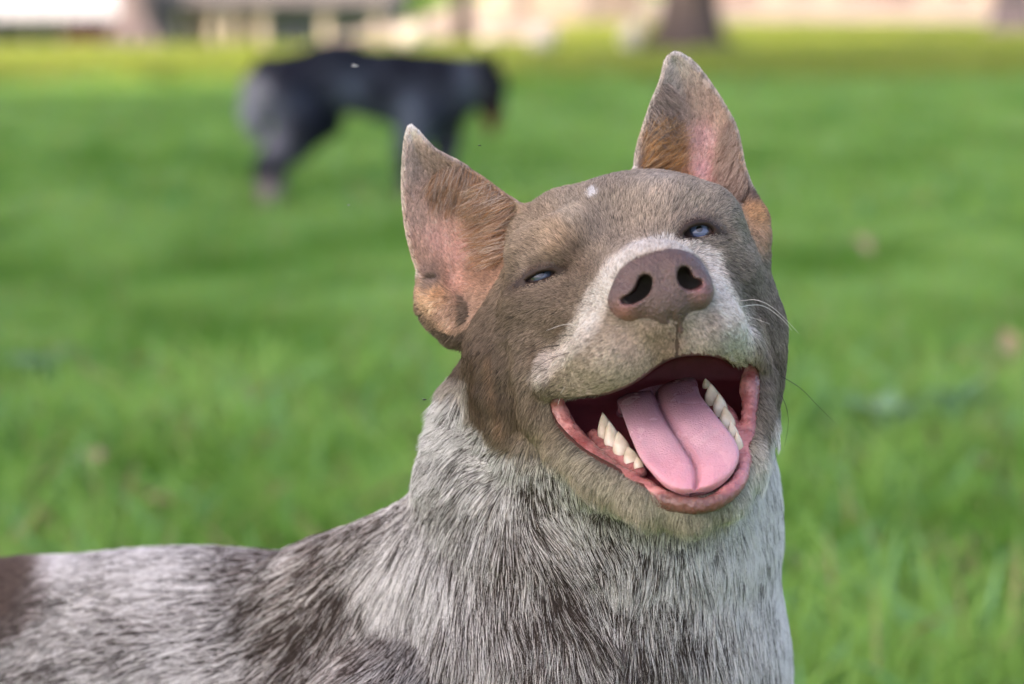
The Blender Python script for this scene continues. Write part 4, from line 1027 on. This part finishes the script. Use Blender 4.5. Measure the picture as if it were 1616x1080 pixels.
nose = dpart('nose', PN, QN, M_NOSE)
cn = np.tile(lin(101, 82, 79), (len(PN), 1))
dn = lambda X, Y, r: np.exp(-(((PN[:, 0] - X) ** 2 + (PN[:, 1] - Y) ** 2) / r ** 2))[:, None]
cn = cn * (1 - .55 * dn(985, 500, 22)) + .55 * dn(985, 500, 22) * lin(190, 128, 120)
cn = cn * (1 - .5 * dn(1108, 462, 18)) + .5 * dn(1108, 462, 18) * lin(180, 125, 128)
cn = cn * (1 - .4 * dn(1068, 540, 22)) + .4 * dn(1068, 540, 22) * lin(165, 118, 110)
cn = cn * (1 + .12 * fbm(PN[:, 0] / 9, PN[:, 1] / 9, PN[:, 2] / 9, 8)[:, None])
pit = (PN[:, 2] < 262) & (((((PN[:, 0] - 1000) / 34) ** 2 + ((PN[:, 1] - 462) / 28) ** 2) < 1) | ((((PN[:, 0] - 1094) / 24) ** 2 + ((PN[:, 1] - 442) / 22) ** 2) < 1))
cn[pit] = lin(60, 34, 34); vcol(nose, 'paint', cn)
lip = dpart('lip', PL, QL, M_LIP)
lx, ly, lz = PL.T
nz_ = np.clip(.5 + 1.1 * fbm(lx / 18, ly / 18, lz / 18, 9, 3), 0, 1)[:, None]; cl = lin(150, 84, 82) * (1 - nz_) + lin(206, 142, 138) * nz_
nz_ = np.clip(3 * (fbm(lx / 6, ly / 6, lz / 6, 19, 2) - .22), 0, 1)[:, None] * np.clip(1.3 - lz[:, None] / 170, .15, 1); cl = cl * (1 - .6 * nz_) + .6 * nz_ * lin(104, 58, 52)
kk = (np.clip((ly - 774) / 9, 0, 1) * np.clip((lx - 1015) / 30, 0, 1))[:, None]; cl = cl * (1 - .8 * kk) + .8 * kk * lin(84, 58, 50)
kk = np.exp(-(((lx - 868) / 16) ** 2 + ((ly - 640) / 30) ** 2))[:, None]; cl = cl * (1 - .5 * kk) + .5 * kk * lin(150, 92, 80)
sp = (fbm(lx / 5, ly / 5, lz / 5, 12, 2) > .38)[:, None]; cl = np.where(sp & (lz < 120)[:, None], cl * .8, cl)
ed = np.clip(1 - np.abs(edge_dist(lx, ly, [(859,630),(872,675),(904,724),(937,753),(975,769),(1014,785),(1048,805),(1095,818),(1150,802),(1180,765),(1192,720),(1197,640),(1198,585)])) / 9, 0, 1)[:, None]
cl = cl * (1 - .55 * ed) + .55 * ed * lin(104, 70, 62)
kk = np.exp(-(((lx - 1170) / 30) ** 2 + ((ly - 740) / 60) ** 2))[:, None]; cl = cl * (1 - .5 * kk) + .5 * kk * lin(196, 140, 152)
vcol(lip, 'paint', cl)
tongue = dpart('tongue', TV, TQ, M_TONGUE)
tx, ty, tz = TV.T
ct = lin(208, 163, 176) * (1 + .07 * fbm(tx / 22, ty / 22, tz / 22, 4)[:, None])
kk = np.clip((ty - 700) / 60, 0, 1)[:, None]; ct = ct * (1 - kk * .7) + kk * .7 * lin(220, 148, 164)
kk = np.clip((680 - ty) / 60, 0, 1)[:, None]; ct = ct * (1 - kk * .75) + kk * .75 * lin(140, 98, 116)  # back of the tongue darkened, the mouth's shade painted in
kk = (vnoise(tx / 3.2, ty / 3.2, tz / 3.2, 77) > .9)[:, None]; ct = np.where(kk, ct * .8, ct)
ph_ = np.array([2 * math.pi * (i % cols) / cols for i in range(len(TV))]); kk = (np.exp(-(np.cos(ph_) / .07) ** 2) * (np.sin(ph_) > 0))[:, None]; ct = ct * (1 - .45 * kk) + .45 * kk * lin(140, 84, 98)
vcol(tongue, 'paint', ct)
for b_, a_, w_, d_ in TEETH:
    V_, F_ = blade(b_, a_, (1, .25, 0), w_, d_)
    o = mesh_np('tooth', to_world(V_), F_, M_TOOTH, dog); rebase(o, dog.location)
for e in EYES:
    cx, cy = e['c']; r = e['r']; cz = min(gh0(*p) for p in e['pts']) - r + 1; V, Fq = [], []
    nu, nv = 72, 80
    for i in range(nv + 1):
        th = math.pi * i / nv
        for j in range(nu):
            an = 2 * math.pi * j / nu; V.append((cx + r * math.sin(th) * math.cos(an), cy + r * math.sin(th) * math.sin(an), cz + r * math.cos(th)))
    V = np.array(V); Qe = np.array([[i * nu + j, i * nu + (j + 1) % nu, (i + 1) * nu + (j + 1) % nu, (i + 1) * nu + j] for i in range(nv) for j in range(nu)])
    o = dpart('eye', V, Qe, M_EYE)
    gz = np.array([.02, -.13, 1.0]); gz /= np.linalg.norm(gz)
    ang = np.degrees(np.arccos(np.clip(((V - np.array([cx, cy, cz])) / r) @ gz, -1, 1)))[:, None]
    c = np.where(ang < 9, lin(22, 24, 32), np.where(ang < 22, lin(66, 78, 100) if cx < 1000 else lin(96, 110, 142), np.where(ang < 27, lin(56, 62, 78), lin(84, 70, 68))))  # left iris dimmer: the shade of its lid is in the colour
    vcol(o, 'paint', c)

# fur: short on the face, long on the neck and the trunk
def grow(name, P, Q, N, dens_fn, seg, select, clumpn, camt, rscale=1.0):
    fc = P[Q].mean(1); fn = N[Q[:, 0]]
    R, M = scatter(P, Q, dens_fn(fc, fn), N)
    k = ~bare(R); R, M = R[k], M[k]
    C, tick, L, D, wE, fh = fur_fields(R, M)
    k = select(R, fh, wE); R, M, C, tick, L, D, wE = R[k], M[k], C[k], tick[k], L[k], D[k], wE[k]
    return R, M, C, tick, L, D, wE
def jitter(D, N, a):
    J = rng.normal(size=D.shape) * a; D = D + J; D -= N * (D * N).sum(1, keepdims=True); return D / (np.linalg.norm(D, axis=1, keepdims=True) + 1e-9)
def dens_face(c, n):
    v = np.where(n[:, 2] > -.25, 1.0, .12)
    return .34 * v
R, M, C, tick, L, D, wE = grow('fur', PH, QH, NH, dens_face, 4, lambda R, fh, wE: fh > .5, 0, 0)
D = jitter(D, M, .22)
L = L * np.where(wE > .4, 1, 1.15)
for e in EYES: L = np.where(R[:, 2] > e['z'] - 70, L * np.clip((poly2(R[:, 0].astype(np.float32), R[:, 1].astype(np.float32), smooth_poly(e['lid'], 4)) + 1) / 14, .22, 1), L)
n = len(R); L = L * rng.uniform(.65, 1.15, n)
mott = 1 + .26 * fbm(R[:, 0] / 8, R[:, 1] / 8, R[:, 2] / 8, 51, 2) + .12 * fbm(R[:, 0] / 30, R[:, 1] / 30, R[:, 2] / 30, 52, 2) + rng.normal(size=n) * .22
Bn = np.cross(M, D); fs = fbm((R * D).sum(1) / 40, (R * Bn).sum(1) / 4.0, R[:, 2] / 60, 58, 2); fs = fs * np.clip((R[:, 1] - 520) / 80, .35, 1) * (wE < .3)
Cv = np.clip(C * np.array([1.15, 1.13, 1.11]) * (mott + .5 * fs)[:, None], .01, .92)
fleck = (rng.random(n) < .10); Cv[fleck] *= .5
se = fbm(R[:, 0] / 5 + R[:, 1] / 60, R[:, 1] / 50 - R[:, 0] / 60, R[:, 2] / 30, 57, 2) * (wE > .4); Cv = np.clip(Cv * (1 + .32 * se)[:, None], .01, .92)
de_ = np.minimum(edge_dist(R[:, 0], R[:, 1], EARL_EDGE), edge_dist(R[:, 0], R[:, 1], EARR_EDGE)); rimh = (de_ < 9) & (wE > .2)
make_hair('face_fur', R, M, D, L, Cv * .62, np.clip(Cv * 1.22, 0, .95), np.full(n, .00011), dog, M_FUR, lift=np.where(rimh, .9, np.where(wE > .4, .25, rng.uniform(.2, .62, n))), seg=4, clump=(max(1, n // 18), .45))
parts_n = [n]
def dens_coat(c, n):
    inf = (c[:, 0] > -60) & (c[:, 0] < 1290) & (c[:, 1] < 1130) & (n[:, 2] > -.3)
    near = (c[:, 0] > 560)
    return np.where(inf, np.where(near, .36, .22), .022)
Rs = []
for P, Q, N in ((PH, QH, NH), (PB, QB, NB)):
    Rs.append(grow('fur', P, Q, N, dens_coat, 6, lambda R, fh, wE: fh <= .5, 0, 0))
R, M, C, tick, L, D, wE = (np.concatenate([a[i] for a in Rs]) for i in range(7))
n = len(R); parts_n.append(n)
D = jitter(D, M, .13)
wv = np.stack([fbm(R[:, 0] / 45, R[:, 1] / 45, R[:, 2] / 45, 61, 2), fbm(R[:, 0] / 45, R[:, 1] / 45, R[:, 2] / 45, 71, 2), 0 * R[:, 0]], 1)
D = D + .55 * wv; D -= M * (D * M).sum(1, keepdims=True); D /= np.linalg.norm(D, axis=1, keepdims=True)
L = L * rng.uniform(.6, 1.15, n)
# speckle: each hair is light or dark; locks along the lie of the hair share it
lumC = C @ np.array([.25, .6, .15]); lumL = LIGHT @ np.array([.25, .6, .15]); lumD = DARK @ np.array([.25, .6, .15])
T = D; B = np.cross(M, D); al = (R * T).sum(1); ac = (R * B).sum(1)
streak = fbm(al / 60, ac / 5.6, R[:, 2] / 90, 81, 2) * .55 + .13 * fbm(R[:, 0] / 60, R[:, 1] / 60, R[:, 2] / 60, 91, 2)
pl = .0 + .96 * np.clip((lumC - lumD) / (lumL - lumD), 0, 1) ** .75 + streak * 2.3 * tick + .7 * (rng.random(n) - .5)
lf = np.clip((pl - .47) * 5.0 + .5, 0, 1); lf = lf * tick + (1 - tick) * np.clip((lumC - lumD) / (lumL - lumD), 0, 1)
hue = C / (lumC[:, None] + 1e-6); base = (DARK[None] * (1 - lf[:, None]) + LIGHT[None] * lf[:, None]); bl = base @ np.array([.25, .6, .15])
col = hue * bl[:, None] * .5 + base * .5
col = np.where((tick < .3)[:, None], C * (1 + .15 * rng.normal(size=n))[:, None], col)
col = np.clip(col * (1.3 + .25 * np.clip((R[:, 0] - 1120) / 80, 0, 1))[:, None], .008, .93)  # right edge of the neck brightened, sky light put into the hair colour
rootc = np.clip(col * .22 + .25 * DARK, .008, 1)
bend = np.stack([0 * L, .12 + 0 * L, 0 * L], 1)
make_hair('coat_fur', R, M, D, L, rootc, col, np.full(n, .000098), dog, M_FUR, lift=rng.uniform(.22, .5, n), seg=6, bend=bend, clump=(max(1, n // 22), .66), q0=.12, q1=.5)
print('HAIRS', parts_n)

# long soft hairs inside the ears
def ear_hairs(poly, src, dirs, nn, lo, hi, cols):
    fc = PH[QH].mean(1); near = np.hypot((fc[:, 0] - src[0]) / src[2], (fc[:, 1] - src[1]) / src[3]) < 1
    ok = near & (poly2(fc[:, 0].astype(np.float32), fc[:, 1].astype(np.float32), poly) < -4) & (NH[QH[:, 0]][:, 2] > .1)
    R, M = scatter(PH, QH[ok], np.full(int(ok.sum()), .25), NH); _, _, _, _, w_, _ = fur_fields(R, M); R, M = R[w_ > .6], M[w_ > .6]
    k = rng.permutation(len(R))[:nn]; R, M = R[k], M[k]; n_ = len(R)
    D = np.tile(np.array([dirs[0], dirs[1], .25]), (n_, 1)) + rng.normal(size=(n_, 3)) * .22; D /= np.linalg.norm(D, axis=1, keepdims=True)
    c = np.array([lin(*cc) for cc in cols])[rng.integers(0, len(cols), n_)] * rng.uniform(.85, 1.3, n_)[:, None]
    make_hair('ear_hair', R, M, D, rng.uniform(lo, hi, n_), c * .8, c, np.full(n_, .00009), dog, M_FUR, lift=.3, seg=5, clump=(max(1, n_ // 12), .5))
ear_hairs(EARL, (782, 345, 34, 70), (-.75, .35), 1100, 22, 52, [(196,146,98),(214,190,164),(160,128,106),(226,210,194),(200,170,150)])
ear_hairs(EARL, (735, 290, 60, 32), (-.25, .9), 1000, 18, 44, [(150,132,120),(196,178,164),(180,138,104)])
ear_hairs(EARR, (1040, 250, 30, 52), (.45, -.55), 750, 22, 46, [(200,150,92),(180,138,98),(214,184,150),(150,130,118)])
ear_hairs(EARR, (1040, 175, 30, 50), (.5, .5), 600, 14, 34, [(130,118,114),(180,166,158)])
ear_hairs(EARR, (1160, 250, 26, 70), (-.35, .8), 900, 14, 36, [(170,146,132),(206,184,170)])
# whiskers
M_WH = mat('whisker', (.75, .72, .68), .4); M_WB = mat('dark_whisker', (.03, .025, .02), .4)
def whisker(pts, m, r=.00016):
    c = np.array(spline(pts, 5)); W = to_world(c); V, Fc = [], []; k = 6
    for i in range(len(W)):
        T_ = W[min(i + 1, len(W) - 1)] - W[max(i - 1, 0)]; T_ /= np.linalg.norm(T_); A_ = np.cross(T_, [0, 0, 1.]); A_ /= np.linalg.norm(A_) + 1e-9; B_ = np.cross(T_, A_)
        rr = r * (1 - .8 * i / len(W))
        for j in range(k): an = 2 * math.pi * j / k; V.append(W[i] + rr * (A_ * math.cos(an) + B_ * math.sin(an)))
    for i in range(len(W) - 1):
        for j in range(k): Fc.append([i * k + j, i * k + (j + 1) % k, (i + 1) * k + (j + 1) % k, (i + 1) * k + j])
    o = mesh_np('whisker', np.array(V), Fc, m, dog); rebase(o, dog.location)
fz = lambda x, y: gh.front(x, y)
for p, m in [([(1165,476,fz(1165,476)),(1195,474,110),(1225,490,100),(1260,526,80)], M_WH), ([(1160,486,fz(1160,486)),(1200,482,115),(1230,500,105),(1250,522,95)], M_WH),
             ([(1226,590,-60),(1262,612,-50),(1290,640,-50),(1318,668,-60)], M_WB), ([(1222,604,-60),(1240,640,-50),(1244,670,-50),(1238,704,-60)], M_WB), ([(1150,500,fz(1150,500)),(1180,500,140),(1215,512,140)], M_WH),
             ([(900,588,fz(900,588)),(890,610,112),(880,640,108)], M_WH), ([(920,580,fz(920,580)),(900,600,150),(884,622,150)], M_WH), ([(884,545,fz(884,545)),(840,555,120),(800,590,110)], M_WB), ([(900,556,fz(900,556)),(858,572,130),(824,606,120)], M_WB),
             ([(915,530,fz(915,530)),(875,532,140),(835,552,140)], M_WB), ([(812,742,-20),(806,790,0),(812,822,0)], M_WB), ([(928,520,fz(928,520)),(895,512,150),(862,522,150)], M_WH)]:
    whisker(p, m)
